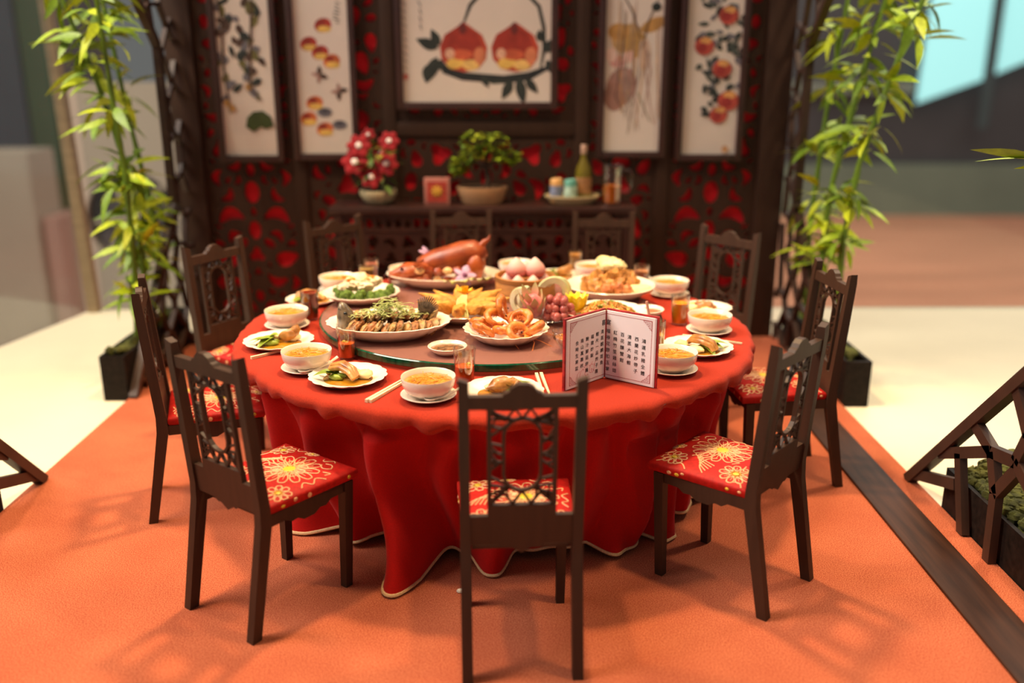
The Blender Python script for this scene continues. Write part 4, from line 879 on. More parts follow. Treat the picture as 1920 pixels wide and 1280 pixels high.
for row, (yy, n, z0) in enumerate(((-.075, 13, .034), (.03, 11, .050))):
    for i in range(n):
        u = i / (n - 1); x = -.165 + u * .36; k = rg.randrange(3)
        m = MB().add(blob((0, 0, 0), (.0165, .056, .037), i + row * 20, .45, 2.8, 12, 10), RY(.62 + rg.uniform(-.15, .15)) @ RX(-.35))
        m.add(tube([(.003, -.052, -.018), (.008, -.050, .004), (.006, -.034, .026), (0, -.004, .037), (0, .03, .03)], [.004, .0052, .0052, .0045, .003], 6), RY(.62) @ RX(-.35), 1)
        o = m.build('fish_slice', (fs[i % 2], fs[2] if k else fs[1]), t, 60); o.location = (x, yy - .04 * sin(PI * u) * (1 if row == 0 else -.3) + .02, z0 + .006 * sin(i * 2.1)); o.rotation_euler = (0, 0, (u - .5) * .8 * (1 if row == 0 else -.5) + rg.uniform(-.1, .1))
for i in range(4):
    o = MB().add(tube([(0, 0, .0), (.03, .004, .014), (.062, 0, .012)], [.008, .012, .004], 8)).build('fish_slice', fs[i % 2], t); o.location = (.165 + .004 * i, -.07 + .018 * i, .03 + .003 * i); o.rotation_euler = (0, 0, -.1 + .12 * i)
skin_g = mat('grey_fish_skin', '#55493e', .3, .5, 30, .3, 60, coat=.4, col2='#8f7a60')
hd = MB().add(tube([(-.185, .02, .0), (-.19, .018, .04), (-.2, .012, .085), (-.208, .005, .118), (-.213, .0, .135)], [.062, .060, .047, .028, .012], 14, flat=.8)).build('fish_head', skin_g, t, 60)
MB().add(blob((-.192, -.026, .092), (.009, .006, .009))).build('eye', mat('black_eye', '#0c0a0a', .1, coat=.5), hd)
MB().add(tube([(-.224, -.012, .112), (-.212, -.020, .108), (-.2, -.016, .112)], .003, 6)).build('mouth', mat('dark_mouth', '#2c2420', .5), hd)
tl = MB().add(blob((.135, .03, .045), (.045, .022, .022), 2, .1)).build('fish_tail', skin_g, t, 60)
m = MB()
for k in range(13):
    a = .55 + 1.05 * (k / 12); L = .125 - .02 * abs(k - 6) / 6 * (1 if k % 2 else 1.2); m.add(tube([(.14, .028 - .001 * k, .05), (.14 + cos(a) * L * .55, .022 - .002 * k, .05 + sin(a) * L * .55), (.14 + cos(a) * L, .012 - .002 * k, .05 + sin(a) * L)], [.004, .0055, .0022], 6))
m.build('tail_fin', mat('grey_fin', '#55504c', .35, .45, 60, .2, 80, coat=.3, col2='#8d857c'), tl, 60)
gs = mat('scallion_green', '#8fa23a', .4, .4, 18, col2='#c3c878')
t2 = thing('scallion_shreds', 'heap of pale green scallion shreds over the fish', 'garnish', (FX, FY, LZ + .072), .06)
m = MB(); rg = random.Random(41)
for _ in range(210):
    x = rg.gauss(-.005, .075); y = rg.gauss(-.005, .035); z = .014 + .075 * math.exp(-(x / .10) ** 2) * rg.random() + .01; a = rg.uniform(0, 6.28); L = rg.uniform(.035, .075); c = rg.uniform(-.6, .6); P = []
    for i in range(5): u = i / 4 - .5; P.append((x + L * (u * cos(a) - c * u * u * sin(a)), y + L * (u * sin(a) + c * u * u * cos(a)) * .7, z + rg.uniform(-.004, .006) - .10 * abs(u) * L))
    m.add(tube(P, .0022, 4, flat=.6))
o = m.build('shreds', gs, t2); o['kind'] = 'stuff'
# prawns
PX, PY = -.011, 4.012
plate('prawn_plate', 'scalloped white plate heaped with orange prawns', PX, PY, LZ, .19, .056, 18, .028)
pr_m = mat('cooked_prawn', '#d65c12', .4, .35, 34, .15, 60, coat=.1, col2='#e8923e'); pr_l = mat('prawn_leg', '#e89050', .4, .2, 20)
def make_prawn(seed):
    rg = random.Random(seed); t = thing('prawn', 'x', 'prawn'); r0 = .047; n = 30; A0, A1 = -.2, 4.9 + rg.uniform(-.3, .4); P = []; rad = []
    for i in range(n + 1):
        u = i / n; a = A0 + (A1 - A0) * u; q = r0 * (1.05 - .25 * u); P.append((q * cos(a), q * sin(a), .004 * u)); base = .0085 + .0125 * min(1, u * 4) if u < .25 else .021 - .0135 * (u - .25) / .75
        rad.append(base * (1 + .07 * sin(u * 44)))
    m = MB().add(tube(P, rad, 12)); e = Vector(P[-1]); d = (Vector(P[-1]) - Vector(P[-2])).normalized()
    for k in (-.5, 0, .5): m.add(leaf(.030, .016, .1, .1, 4), T(*e) @ RZ(math.atan2(d.y, d.x) + k * .9))
    m.build('shell', pr_m, t, 60)
    h = Vector(P[0]); m = MB().add(tube([h, h + Vector((.002, -.018, 0)), h + Vector((.004, -.042, .006))], [.009, .008, .001], 8)); m.build('rostrum', pr_m, t, 60)
    for s in (-1, 1): MB().add(blob(h + Vector((.005, -.006, s * .010 + .002)), (.0042,) * 3, 0, 0, 1, 8, 6)).build('eye', mat('black_eye', '#0c0a0a'), t)
    m = MB()
    for k in range(3):
        c = rg.uniform(-1, 1); m.add(tube([h + Vector((.0, -.03, 0)), h + Vector((.02 * c, -.07, .02)), h + Vector((.06 * c, -.11, .02)), h + Vector((.11 * c + .02, -.12, .0))], .0017, 4))
    m.build('antennae', pr_l, t)
    m = MB()
    for k in range(7): a = .5 + k * .45; m.add(tube([(r0 * .72 * cos(a), r0 * .72 * sin(a), 0), (r0 * .35 * cos(a + .2), r0 * .35 * sin(a + .2), -.004)], .0022, 4))
    m.build('legs', pr_l, t); return t
pp = [make_prawn(1), make_prawn(2)]; GP = 'prawns heaped on the plate'
PL = [((-.095, -.055, .052), (.75, .1, 2.2), 'prawn curled at the front left of the heap'), ((.055, -.075, .050), (.6, 0, .6), 'ring shaped prawn at the front right of the heap'), ((-.045, .02, .088), (.55, -.1, 1.0), 'curled prawn on top at left of the heap'), ((.06, .03, .085), (.5, .2, -.9), 'curled prawn on top at right of the heap'),
      ((-.02, .075, .125), (1.35, 0, 1.3), 'straightest prawn lying across the top with black eyes'), ((.12, -.02, .055), (.4, .3, -2.4), 'prawn at right rim of the plate by glass bowl'), ((-.11, .06, .055), (.4, -.3, 3.2), 'prawn at the back left of the heap'), ((.0, -.02, .048), (.2, 0, 2.6), 'prawn buried in the middle of the heap'), ((.05, .10, .06), (.3, .1, .3), 'prawn at the back of the heap')]
for i, (l, r, lb) in enumerate(PL):
    o = pp[i] if i < 2 else dup(pp[i % 2]); o.location = (PX + l[0], PY + l[1], LZ + l[2]); o.rotation_euler = r; o['label'] = lb; o['group'] = GP
# dips
def dish(name, label, x, y, z, r, h, m): solo(MB().add(lathe([(0, .003), (r * .5, 0), (r * .6, .002), (r * .9, h * .6), (r, h), (r * .97, h * 1.06), (r * .86, h * .7), (r * .55, .010), (0, .009)], 48)), name, m, label, 'dish', (x, y, z), 0, None, None, 60)
dish('sauce_dish', 'small white dish of dark dipping sauce at turntable front', -.262, 3.805, LZ, .085, .034, porcelain)
solo(MB().add(blob((0, 0, 0), (.074, .074, .005), 3, .05, 3, 24, 6)), 'dipping_sauce', mat('speckled_soy', '#6b4426', .15, .5, 40, .1, 60, coat=.4, col2='#a8774c'), 'brown speckled dipping sauce in the small white dish', 'sauce', (-.262, 3.805, LZ + .023))
dish('sauce_dish', 'small white dish of red sauce behind menu at turntable right', .680, 4.41, LZ, .085, .036, porcelain)
solo(MB().add(blob((0, 0, 0), (.073, .073, .005), 4, .05, 3, 24, 6)), 'red_sauce', mat('salmon_sauce', '#c0704e', .2, .2, 20, coat=.3), 'salmon red sauce in the dish behind the menu', 'sauce', (.680, 4.41, LZ + .025))
t = thing('glass_bowl', 'cut glass bowl of amber tea at left edge of menu', 'bowl', (.258, 3.84, LZ))
MB().add(lathe([(0, 0), (.026, 0), (.028, .008), (.040, .020), (.062, .055), (.070, .085), (.068, .088), (.058, .058), (.036, .025), (0, .02)], 48, 12, .05)).build('glass_wall', clear, t, 60)
t = thing('amber_tea', 'amber tea with lemon in the cut glass bowl', 'drink', (.258, 3.84, LZ + .023))
MB().add(lathe([(0, 0), (.034, .003), (.055, .032), (.057, .038), (0, .040)], 32)).build('tea', mat('amber_tea', '#c2661c', .08, .4, 24, coat=.5, col2='#e8a04a'), t)
MB().add(lathe([(0, .041), (.024, .041), (.024, .045), (0, .045)], 20), T(.008, .0, 0)).build('lemon_slice', mat('lemon_slice', '#edd27a', .4, .1, 30), t)
# fried crab claws around a flower
CX, CY = -.222, 4.375
plate('claw_plate', 'round white plate holding the ring of golden fried claws', CX, CY, LZ, .20, .05, 0, 0)
m = MB().add(tube([(0, 0, 0), (.03, 0, 0), (.075, 0, .004), (.115, 0, .012), (.15, 0, .024), (.185, 0, .03)], [.012, .027, .035, .025, .011, .003], 14))
for i in range(len(m.v)): p = Vector(m.v[i]); m.v[i] = tuple(p + Vector((0, 1, 1)) * .006 * noise.noise(p * 60))
GCW = 'golden fried claws in a ring'; c0 = None
DIR = ['straight right', 'right and slightly back', 'back right', 'to the back', 'back left', 'left and slightly back', 'straight left', 'front left', 'front, just left of celery', 'front, just right of celery', 'front right']
for i in range(11):
    if i < 11:
        a = 2 * PI * i / 11 + .03; r = .045
        if c0 is None: c0 = solo(m, 'fried_claw', fried_m, 'x', 'fried claw'); o = c0
        else: o = dup(c0)
        o.location = (CX + r * cos(a), CY + r * sin(a), LZ + .056 + (.012 if i % 2 else 0)); o.rotation_euler = (0, -.06, a); o.scale = (1, 1, 1.05)
        o['group'] = GCW; o['label'] = f'golden fried claw of the ring pointing {DIR[i]}'
for i in range(3):
    a = -1.1 + i * .75 - .5; o = dup(c0, (CX + .02 * cos(a), CY + .02 * sin(a), LZ + .083), (0, .1, a), ['small upper fried claw left of the celery', 'small upper fried claw behind the celery strips', 'small upper fried claw right of the celery'][i], GCW); o.scale = (.8, .8, .8)
t = thing('yellow_flower', 'bright yellow flower garnish in the middle of fried claws', 'flower', (CX + .01, CY + .02, LZ + .112))
m = MB()
for ring in range(3):
    for k in range(9): m.add(leaf(.055 - .012 * ring, .026, -.2 - .3 * ring, .4, 4), RZ(2 * PI * k / 9 + ring * .3) @ RY(-.35 - .35 * ring))
m.build('petals', mat('yellow_petal', '#f0b412', .5, .15, 20), t)
t = thing('celery_strips', 'pale green celery strips between the front fried claws', 'garnish', (CX, CY, LZ + .09)); m = MB()
for k in range(6): m.add(tube([(.0 + .004 * k, -.03, .03), (.008 * (k - 2.5), -.09, .024), (.012 * (k - 2.5), -.15, -.045)], .0045, 6))
o = m.build('strips', mat('celery', '#c9cf84', .4, .2, 20), t); o['kind'] = 'stuff'
# scallops on broccoli
BX, BY = -.770, 4.735
plate('scallop_plate', 'white plate of scallops ringed with green broccoli at left', BX, BY, LZ, .198, .048, 18, .02)
br_m = mat('broccoli', '#3f5f12', .75, .45, 40, .6, 120, col2='#6f8a24')
def floret(seed):
    t = MB(); rg = random.Random(seed); t.add(tube([(0, 0, 0), (0, 0, .02)], [.010, .016], 8))
    for _ in range(12): d = Vector((rg.gauss(0, 1), rg.gauss(0, 1), abs(rg.gauss(.4, .6)))).normalized(); t.add(blob(Vector((0, 0, .026)) + d * .020, (.014, .014, .012), rg.random() * 9, .35, 4, 8, 6))
    return t
f0 = None
ORD = ['first', 'second', 'third', 'fourth', 'fifth', 'sixth', 'seventh', 'eighth', 'ninth', 'tenth', 'eleventh', 'twelfth', 'thirteenth', 'fourteenth']
for i in range(14):
    a = PI - .3 + 2 * PI * .55 * i / 13
    if f0 is None: f0 = solo(floret(3), 'broccoli_floret', br_m, 'x', 'broccoli'); o = f0
    else: o = dup(f0)
    o.location = (BX + .132 * cos(a), BY + .132 * sin(a), LZ + .026); o.rotation_euler = (-sin(a) * -.5, -cos(a) * -.5, a * 3); o.scale = (random.uniform(.75, 1.2),) * 2 + (random.uniform(.7, 1.25),); o['label'] = f'{ORD[i]} green broccoli floret from the left along the front of scallop plate'; o['group'] = 'broccoli florets in a ring'
sc_m = mat('scallop_white', '#e2bd84', .45, .2, 30, col2='#f2e2c6'); cr_m = mat('carrot', '#e0851e', .4, .2, 20); rg = random.Random(14)
sc0 = None
for i in range(13):
    a = i * 2.4; r = .085 * math.sqrt(i / 12)
    if sc0 is None: sc0 = solo(MB().add(blob((0, 0, 0), (.046, .036, .026), 4, .3, 2.2, 16, 10)), 'scallop', sc_m, 'x', 'scallop'); o = sc0
    else: o = dup(sc0)
    o.location = (BX + r * cos(a), BY + r * sin(a), LZ + .115 - .45 * r + .004 * (i % 3)); o.rotation_euler = (rg.uniform(-.5, .5), rg.uniform(-.6, .6), rg.uniform(0, 6)); o['label'] = 'white scallop heaped inside the broccoli ring'; o['group'] = 'scallops heaped on the broccoli plate'
for i, (x, y, a) in enumerate(((-.02, -.05, .4), (.05, -.02, 1.4), (.0, .03, 2.4), (-.06, .0, -.7))):
    solo(MB().add(box(-.045, .045, -.012, .012, 0, .016, .003)), 'carrot_strip', cr_m, f'orange carrot strip on the {["front", "right", "back", "left"][i]} of the white scallop heap', 'carrot', (BX + x, BY + y, LZ + .128 - .3 * math.hypot(x, y)), a, 'carrot strips on the scallops')
# roast suckling pig
GX, GY = -.372, 5.09
solo(MB().add(lathe([(0, .004), (.19, 0), (.2, .002), (.27, .035), (.318, .064), (.322, .069), (.316, .071), (.262, .046), (.195, .018), (0, .016)], 80, 0, 0, 1, .68)), 'pig_platter', porcelain, 'big oval white platter under the roast suckling pig', 'plate', (GX + .01, GY, LZ), 0, None, None, 60)
pig_m = mat('roast_skin', '#8a320c', .42, .35, 9, .2, 40, coat=.15, col2='#b2531a')
t = thing('roast_pig', 'glossy orange brown roast suckling pig with raised rump', 'roast pig', (GX, GY + .0, LZ + .018), -.04)
b = MB().add(tube([(-.15, .035, .055), (-.10, .04, .075), (-.03, .04, .095), (.05, .035, .118), (.12, .03, .142), (.18, .025, .155), (.225, .02, .145), (.245, .02, .130)], [.035, .066, .080, .082, .083, .076, .055, .02], 20))
b.add(blob((.19, -.045, .085), (.05, .04, .075), 1, .1)); b.add(blob((.19, .09, .085), (.05, .04, .075), 2, .1))
b.build('body', pig_m, t, 80)
MB().add(tube([(.215, .02, .19), (.238, .018, .222), (.262, .016, .238), (.270, .014, .262)], [.026, .018, .010, .003], 10)).build('tail', pig_m, t)
for s, x in ((-1, .155), (1, .17)): MB().add(tube([(x + .03, .022 + s * .075, .07), (x - .02, .022 + s * .10, .03), (x - .085, .022 + s * .105, .022), (x - .11, .022 + s * .10, .018)], [.032, .024, .017, .014], 10)).build('hind_leg', pig_m, t)
h = MB().add(blob((-.17, -.045, .062), (.085, .066, .052), 3, .12, 2, 18, 12)).add(tube([(-.22, -.062, .056), (-.262, -.072, .046), (-.286, -.078, .044)], [.040, .029, .027], 14)).build('head', pig_m, t, 60)
for s in (-1, 1): MB().add(leaf(.085, .065, .5, .6, 6), T(-.135, -.05 + s * .055, .095) @ RZ(.5 * s) @ RY(-.7)).build('ear', pig_m, h)
for s in (-1, 1): MB().add(blob((-.212, -.062 + s * .035, .092), (.010, .009, .009))).build('eye', mat('dark_eye_hole', '#4a120c', .3), h)
for s in (-1, 1): MB().add(blob((-.311, -.079 + s * .010, .046), (.004, .005, .006))).build('nostril', mat('dark_eye_hole', '#4a120c'), h)
for s, y in ((-1, -.10), (1, .09)): MB().add(tube([(-.07, y * .7, .045), (-.10, y * 1.05, .030), (-.16, y * 1.25, .024), (-.185, y * 1.25, .022)], [.030, .022, .016, .014], 10)).build('fore_leg', pig_m, t)
dark_r = mat('dark_roast', '#7a260c', .35, .4, 14, .2, 50, coat=.2, col2='#b04a1a')
rib = mat('pale_crackling', '#e0ae78', .35, .3, 20, .2, 60, coat=.3)
for i in range(10): MB().add(blob((-.12 + .026 * i - .02 * (i % 2), -.088 - .016 * (i % 3), .03 + .026 * ((i * 2) % 4)), (.026, .016, .020), i, .45, 3, 10, 8)).build('crackling', rib if i % 3 == 1 else dark_r, t)
orc = mat('orchid', '#a678a8', .5, .25, 30, col2='#cda8c6'); orc_c = mat('orchid_heart', '#6a2350', .5); let = mat('lettuce', '#a3b52a', .45, .35, 14, col2='#cdd36a')
def orchid(label, loc, rot, s=1.):
    t = thing('orchid_flower', label, 'flower', loc); t.rotation_euler = rot; m = MB()
    for k in range(5): m.add(blob((.026 * s, 0, 0), (.026 * s, (.018 if k % 2 else .013) * s, .004), k, .2, 3, 10, 6), RZ(2 * PI * k / 5))
    m.build('petals', orc, t); MB().add(blob((0, 0, .006), (.011 * s, .011 * s, .010), 1, .2)).build('flower_heart', orc_c, t)
orchid('purple orchid at the right end of pig platter', (GX + .135, GY - .155, LZ + .085), (.9, .0, .2), 1.25)
orchid('purple orchid behind the head of roast pig', (GX - .09, GY + .125, LZ + .15), (.7, 0, 1.), 1.1)
def lettuce(label, x, y, z, rz, s=1.):
    n = 14; v = []; f = []
    for j in range(4):
        for i in range(n + 1): a = PI * (i / n) * 1.3; r = (.015 + .022 * j) * s; v.append((r * cos(a), r * sin(a), .008 * j * s + (.012 * j / 3 * sin(a * 9)) * s))
    for j in range(3):
        for i in range(n): p = j * (n + 1) + i; f.append((p, p + 1, p + n + 2, p + n + 1))
    solo(MB().add((v, f)), 'lettuce_leaf', let, label, 'lettuce', (x, y, z), rz, None, None, 80)
lettuce('lettuce leaf beside the orchid on the pig platter', GX + .085, GY - .155, LZ + .045, 3.4, 1.05); lettuce('lettuce leaf at the far right rim of pig platter', GX + .205, GY - .115, LZ + .05, 2.2, .95)
# steamer of longevity peach buns
SX, SY = .089, 4.80
t = thing('bamboo_steamer', 'round bamboo steamer basket full of pink peach buns', 'steamer', (SX, SY, LZ)); bam = mat('steamer_bamboo', '#b57a3e', .5, .3, 5, .15, 30, stretch=(1, 1, 8))
MB().add(lathe([(.150, 0), (.158, .001), (.158, .118), (.155, .122), (.148, .121), (.146, .1), (.146, .0)], 56)).build('basket_wall', bam, t, 60)
for z in (.008, .098): MB().add(lathe([(.158, z), (.1615, z), (.1615, z + .020), (.158, z + .020)], 56)).build('rim_band', mat('steamer_band', '#9c6530', .5, .3, 8), t, 60)
MB().add(lathe([(0, .07), (.146, .07), (.146, .078), (0, .078)], 40)).build('slatted_floor', bam, t, 60)
bun_m = zgrad('peach_bun', '#d67f78', '#e6b9b0', .02, .075, .6); bun = None; up = 'peach buns in the steamer'
bp = [(-.092, -.03, -.022), (-.04, -.088, -.028), (.04, -.088, -.028), (.092, -.03, -.022), (-.048, -.035, .042), (.050, -.035, .042), (0, .055, .02)]
lbs = ['lower peach bun at the left in the steamer', 'lower peach bun at front left in the steamer', 'lower peach bun at front right in the steamer', 'lower peach bun at the right in the steamer', 'left one of two pink peach buns on top', 'right one of two pink peach buns on top', 'rearmost peach bun on top in the steamer']
for i, (x, y, z) in enumerate(bp):
    if bun is None: bun = solo(MB().add(lathe([(0, 0), (.030, .0), (.044, .014), (.046, .032), (.036, .054), (.020, .072), (.008, .084), (0, .088)], 20)), 'peach_bun', bun_m, 'x', 'bun', smooth=80); o = bun
    else: o = dup(bun)
    o.location = (SX + x, SY + y, LZ + .079 + z); o['label'] = lbs[i]; o['group'] = up; o.scale = (1.22, 1.22, 1.15) if i in (4, 5) else (1, 1, 1)
# fruit on a glass plate
UX, UY = .185, 4.30
t = thing('glass_plate', 'scalloped glass plate under the grapes and dragon fruit', 'plate', (UX, UY, LZ))
MB().add(lathe([(0, .004), (.05, 0), (.055, .010), (.11, .026), (.140, .036), (.137, .039), (.108, .031), (.05, .018), (0, .018)], 72, 20, .03)).build('glass_dish', glass('frosted_glass', (.80, .78, .77), .16, .15), t, 60)
gr_m = mat('red_grape', '#9c3034', .3, .3, 9, coat=.2, col2='#c26a60'); g0 = None; rg = random.Random(77); sp_ = []
for lay, (n, z) in enumerate(((16, .045), (12, .080), (6, .112))):
    for i in range(n):
        a = 2.4 * i + lay; r = .06 * math.sqrt((i + .3) / n) * (1 - .12 * lay); sp_.append((.052 + r * 1.2 * cos(a), -.015 + r * 1.2 * sin(a), z + rg.uniform(-.004, .004)))
for p in sp_:
    if g0 is None: g0 = solo(MB().add(blob((0, 0, 0), (.0205, .0205, .0225), 0, 0, 1, 14, 10)), 'grape', gr_m, 'x', 'grape', smooth=80); o = g0
    else: o = dup(g0)
    o.location = (UX + p[0], UY + p[1], LZ + p[2]); o['label'] = 'glossy red grape in the bunch on glass plate'; o['group'] = 'red grapes on the glass plate'
t = thing('dragon_fruit', 'pink layered dragon fruit beside the grapes on glass plate', 'fruit', (UX - .065, UY - .035, LZ + .055)); t.rotation_euler = (.15, -.15, .2)
MB().add(blob((0, 0, .035), (.050, .046, .062), 1, .1)).build('body', mat('dragon_fruit_skin', '#cf5f66', .45, .3, 14, col2='#e59a92'), t)
dp = zgrad('dragon_petal', '#d9737a', '#c9cf8a', .0, 1.0, .5, 'X')
lf = None
for k in range(16):
    lay = k // 6; a = 2 * PI * (k % 6) / 6 + lay * .5; 
    if lf is None: lf = MB().add(leaf(1., .5, -.1, .3, 5)).build('petal', dp, t); o = lf
    else: o = link('petal', lf.data, t)
    o.matrix_local = T(.042 * cos(a), .040 * sin(a), .0 + .032 * lay) @ RZ(a) @ RY(-1.15) @ SC(.075, .075, .075)
mel = mat('melon_flesh', '#e6d9a0', .4, .15, 12, coat=.2, col2='#f2ead0'); rind = mat('melon_rind', '#c8cfa0', .4, .2, 14)
def melon(label, x, y, z, rot, s=1.):
    t = thing('melon_slice', label, 'melon', (UX + x, UY + y, LZ + z)); t.rotation_euler = rot; P = [(.075 * s * sin(a), .09 * s * cos(a) - .03 * s) for a in [R(-75 + 150 * i / 14) for i in range(15)]]; Q = [(.045 * s * sin(a), .045 * s * cos(a) - .012 * s) for a in [R(75 - 150 * i / 10) for i in range(11)]]
    MB().add(prism(P + Q, -.009, .009)).build('flesh', mel, t, 30)
    MB().add(tube([(x * 1.0, 0, z) for x, z in P], [.004] + [.006] * 13 + [.004], 8)).build('rind', rind, t)
melon('pale melon slice standing at the left of fruit plate', -.128, .02, .10, (.0, 1.35, 2.5), .95); melon('second pale melon slice leaning behind the first', -.100, .045, .10, (.0, 1.35, 2.3), .95); melon('melon slice arched over the dragon fruit', .035, .095, .135, (0, .35, .1), 1.05); melon('last melon slice behind the arched one', .055, .125, .130, (0, .4, .15), 1.0)
t = thing('yellow_fruit', 'bright yellow carved fruit cup right of the grapes', 'fruit', (UX + .145, UY + .055, LZ + .035)); m = MB().add(lathe([(0, 0), (.025, .002), (.042, .03), (.050, .065), (.052, .085), (.044, .08), (.036, .05), (0, .04)], 40, 9, .10, wav=.008)); m.build('peel', mat('lemon_peel', '#f2cf12', .35, .12, 30, .1, 80, coat=.3), t, 60)
# fried chicken platter
KX, KY = .540, 4.815
plate('chicken_platter', 'large white platter of brown fried chicken at back right', KX, KY, LZ, .240, .066, 0, 0)
GK = 'fried chicken pieces on the back platter'; ks = [solo(MB().add(blob((0, 0, 0), (.046, .033, .028), k, .5, 2.6, 16, 10)), 'fried_chicken', brown_f, 'x', 'fried chicken') for k in (3, 5, 8)]
rg = random.Random(19); kp = []
for i in range(30):
    a = i * 2.4; r = .145 * math.sqrt((i + .4) / 30); kp.append((r * cos(a), r * sin(a) * .95, .055 + .075 * max(0, 1 - r / .13) + rg.uniform(-.004, .01)))
for i, p in enumerate(kp):
    o = ks[i] if i < 3 else dup(ks[i % 3])
    o.location = (KX + p[0], KY + p[1] + .02, LZ + p[2]); o.rotation_euler = (rg.uniform(0, 3),) * 2 + (rg.uniform(0, 6),); o['label'] = 'brown crusted fried chicken piece heaped on the back platter'; o['group'] = GK
solo(MB().add(blob((0, 0, 0), (.075, .06, .045), 7, .3, 2.4, 20, 12)).add(blob((-.04, .02, .02), (.045, .04, .03), 9, .3)).add(blob((.03, -.035, .005), (.035, .03, .03), 4, .3)), 'cream_topping', mat('cream_topping', '#ecd48a', .45, .15, 14, .2, 40, col2='#f4e4b0'), 'cream coloured soft topping on the fried chicken heap', 'food', (KX + .01, KY + .05, LZ + .155))
t = thing('carved_carrot', 'carved red carrot garnish on lettuce at platter front', 'garnish', (KX + .02, KY - .165, LZ + .05)); m = MB()
for k in range(3): m.add(blob((-.05 + .05 * k, 0, .025 + .01 * (k % 2)), (.03, .022, .028), k, .5, 3))
m.build('carrot', mat('red_carrot', '#d4622c', .4, .35, 20, .2, 50, col2='#e99a62'), t)
MB().add(leaf(.09, .07, .2, .4), T(-.075, -.01, 0)).add(leaf(.09, .07, .2, .4), T(.02, -.015, .002) @ RZ(.2)).build('leaf', let, t)
solo(MB().add(lathe([(0, 0), (.07, 0), (.075, .012), (.06, .03), (0, .036)], 28, 9, .08, 1, .7)), 'pale_wedge', mat('pale_wedge', '#efdca4', .4, .1, 18), 'pale yellow wedge at right end of the chicken platter', 'food', (KX + .140, KY - .085, LZ + .045))
# mixed vegetables
NX_, NY_ = .470, 4.33
plate('vegetable_plate', 'white plate of mixed fried vegetables just behind the menu', NX_, NY_, LZ, .200, .05, 18, .02)
t = thing('fried_vegetables', 'heap of fried shredded vegetables behind the menu', 'food', (NX_, NY_, LZ + .018)); vm = [mat('veg_orange', '#d08a32', .4, .3, 20, coat=.2), mat('veg_green', '#86932e', .4, .35, 20, coat=.2), mat('veg_brown', '#b87a36', .4, .35, 20, coat=.2), mat('veg_cream', '#e3c074', .4, .2, 20, coat=.2)]
m = MB().add(blob((0, 0, .02), (.125, .11, .04), 2, .2, 3, 24, 10), None, 2); rg = random.Random(23)
for _ in range(260):
    a = rg.uniform(0, 6.28); q = math.sqrt(rg.random()); x = .13 * q * cos(a); y = .115 * q * sin(a); z = .022 + .045 * (1 - q * q) + rg.uniform(0, .008); b_ = rg.uniform(0, 6.28); L = rg.uniform(.02, .045)
    m.add(tube([(x - cos(b_) * L / 2, y - sin(b_) * L / 2, z - .004), (x, y, z + .004), (x + cos(b_) * L / 2, y + sin(b_) * L / 2, z - .004)], rg.uniform(.003, .0055), 5), None, rg.choice((0, 0, 1, 2, 3)))
o = m.build('shreds', vm, t); o['kind'] = 'stuff'

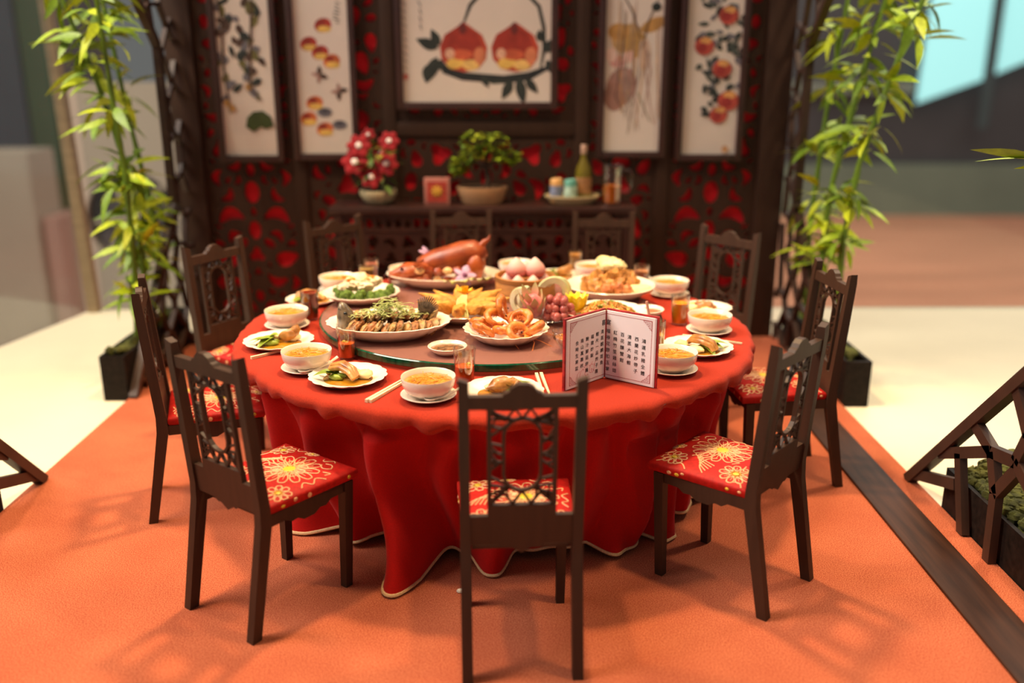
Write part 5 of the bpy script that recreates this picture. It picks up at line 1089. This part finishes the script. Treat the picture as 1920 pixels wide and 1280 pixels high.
# ------------------------------------------------------------------ standing menu
t = thing('menu_card', 'open standing menu card with red cover and Chinese dish names', 'menu', (.395, 3.622, TZ + .0005)); MH = .288
pg = mat('menu_paper', '#f4eef2', .7, .03, 8); cov = mat('menu_cover', '#8f0f18', .5, .3, 40, .1, 120, col2='#b8242a'); inkm = mat('black_print', '#2a2422', .8); redp = mat('red_print', '#a8383a', .7); pinkp = mat('pink_print', '#d9929a', .8)
cols_r = ['福祿花膠扣玉掌', '紅燒竹笙雞絲翅', '百花釀蟹鉗', '清蒸大海蝦', '西蘭花炒帶子', '鴻運乳豬全體']; y_r = [.285, .29, .30, .315, .325, .335]
cols_l = ['清蒸麒麟斑魚', '蝦片一品炸子雞', '福建炒飯', '鮑汁鮮菇伊麵', '南山萬壽桃', '合時生果盆']; y_l = [.285, .30, .315, .325, .33, .345]
for side, d, W in ((1, Vector((.179, -.132, 0)), .222), (-1, Vector((-.164, -.160, 0)), .229)):
    d = d.normalized(); X = d if side > 0 else -d; Z = X.cross(Vector((0, 0, 1)))                 # Z faces the reader
    F = Matrix(((X.x, 0, Z.x, 0), (X.y, 0, Z.y, 0), (0, 1, 0, 0), (0, 0, 0, 1)))
    def pl(u0, u1, v0, v1, z0, z1): a, b_ = sorted((u0 * side, u1 * side)); return box(a, b_, v0, v1, z0, z1)
    MB().add(pl(0, W + .012, 0, MH + .007, -.016, -.006), F).build('cover', cov, t, 0)
    page = MB().add(pl(.002, W, .004, MH, -.006, 0), F).build('page', pg, t, 0)
    MB().add(pl(.002, W + .004, .003, MH - .001, -.0058, -.002), F).build('page_block', pg, t, 0)
    m = MB(); e = .0004; a0, a1, b0, b1 = .004, W - .014, .016, MH - .014
    for q in ((a0, a1, b1, b1 + .0018), (a0, a1, b0, b0 + .0018), (a1, a1 + .0018, b0, b1 + .0018)): m.add(pl(*q, 0, e), F)
    for vv, s in ((b0, 1), (b1, -1)):                                     # fretted corners
        for k, (u, v_, w_, h_) in enumerate(((0, 0, .040, .0016), (0, 0, .0016, .040), (.006, .006, .028, .0016), (.006, .006, .0016, .028), (.012, .012, .014, .0016), (.012, .012, .0016, .014), (.034, 0, .0016, .008), (.028, .006, .0016, .007), (0, .034, .008, .0016), (.006, .028, .007, .0016), (.020, .012, .0016, .007), (.012, .020, .007, .0016))):
            m.add(pl(a1 - u - w_, a1 - u, min(vv + s * v_, vv + s * (v_ + h_)), max(vv + s * v_, vv + s * (v_ + h_)), 0, e * 1.2), F)
    m.build('printed_border', redp, page, 0)
    MB().add(pl(0, .0035, .004, MH, .0002, .0012), F).build('gutter_line', redp, page, 0)
    for i, (tx, fy) in enumerate(zip(cols_r if side > 0 else cols_l, y_r if side > 0 else y_l)):
        u = (.013 + i * .0325 if side > 0 else .022 + i * .0305) * side; m = MB(); step = (.0268 if side > 0 else .0262)
        for k, ch in enumerate(tx): m.add(text_vf(ch, .0188), F @ T(u, MH * (1 - fy) - step * k - .010, .0006))
        m.build('text_column', inkm, page, 0)
    MB().add(text_vf('宴' if side > 0 else '喜', .025), F @ T((.012 if side > 0 else -.015), MH * (1 - .165) - .010, .0006)).build('title', inkm, page, 0)
    if side < 0:
        m = MB(); rg = random.Random(6)
        for k in range(5): u = -.10 - .03 * rg.random(); m.add(tube([(u + .02 * k - .05, .035 + .004 * k, .0004), (u + .02 * k - .045, .055 + .006 * k, .0004), (u + .02 * k - .03, .065 + .008 * k, .0004)], .0009, 4), F)
        for k in range(16): m.add(blob((-.155 + .11 * rg.random(), .035 + .05 * rg.random(), .0004), (.0032, .0028, .0003), k, 0, 1, 8, 4), F)
        m.build('blossom_print', pinkp, page, 0)
cr = solo(MB().add(blob((0, 0, .006), (.016, .011, .008), 3, .5, 3)), 'paper_scrap', mat('white_scrap', '#dcd3c4', .8), 'tiny white scrap on the carpet left of the front chair', 'scrap', (-.190, 3.215, 0))
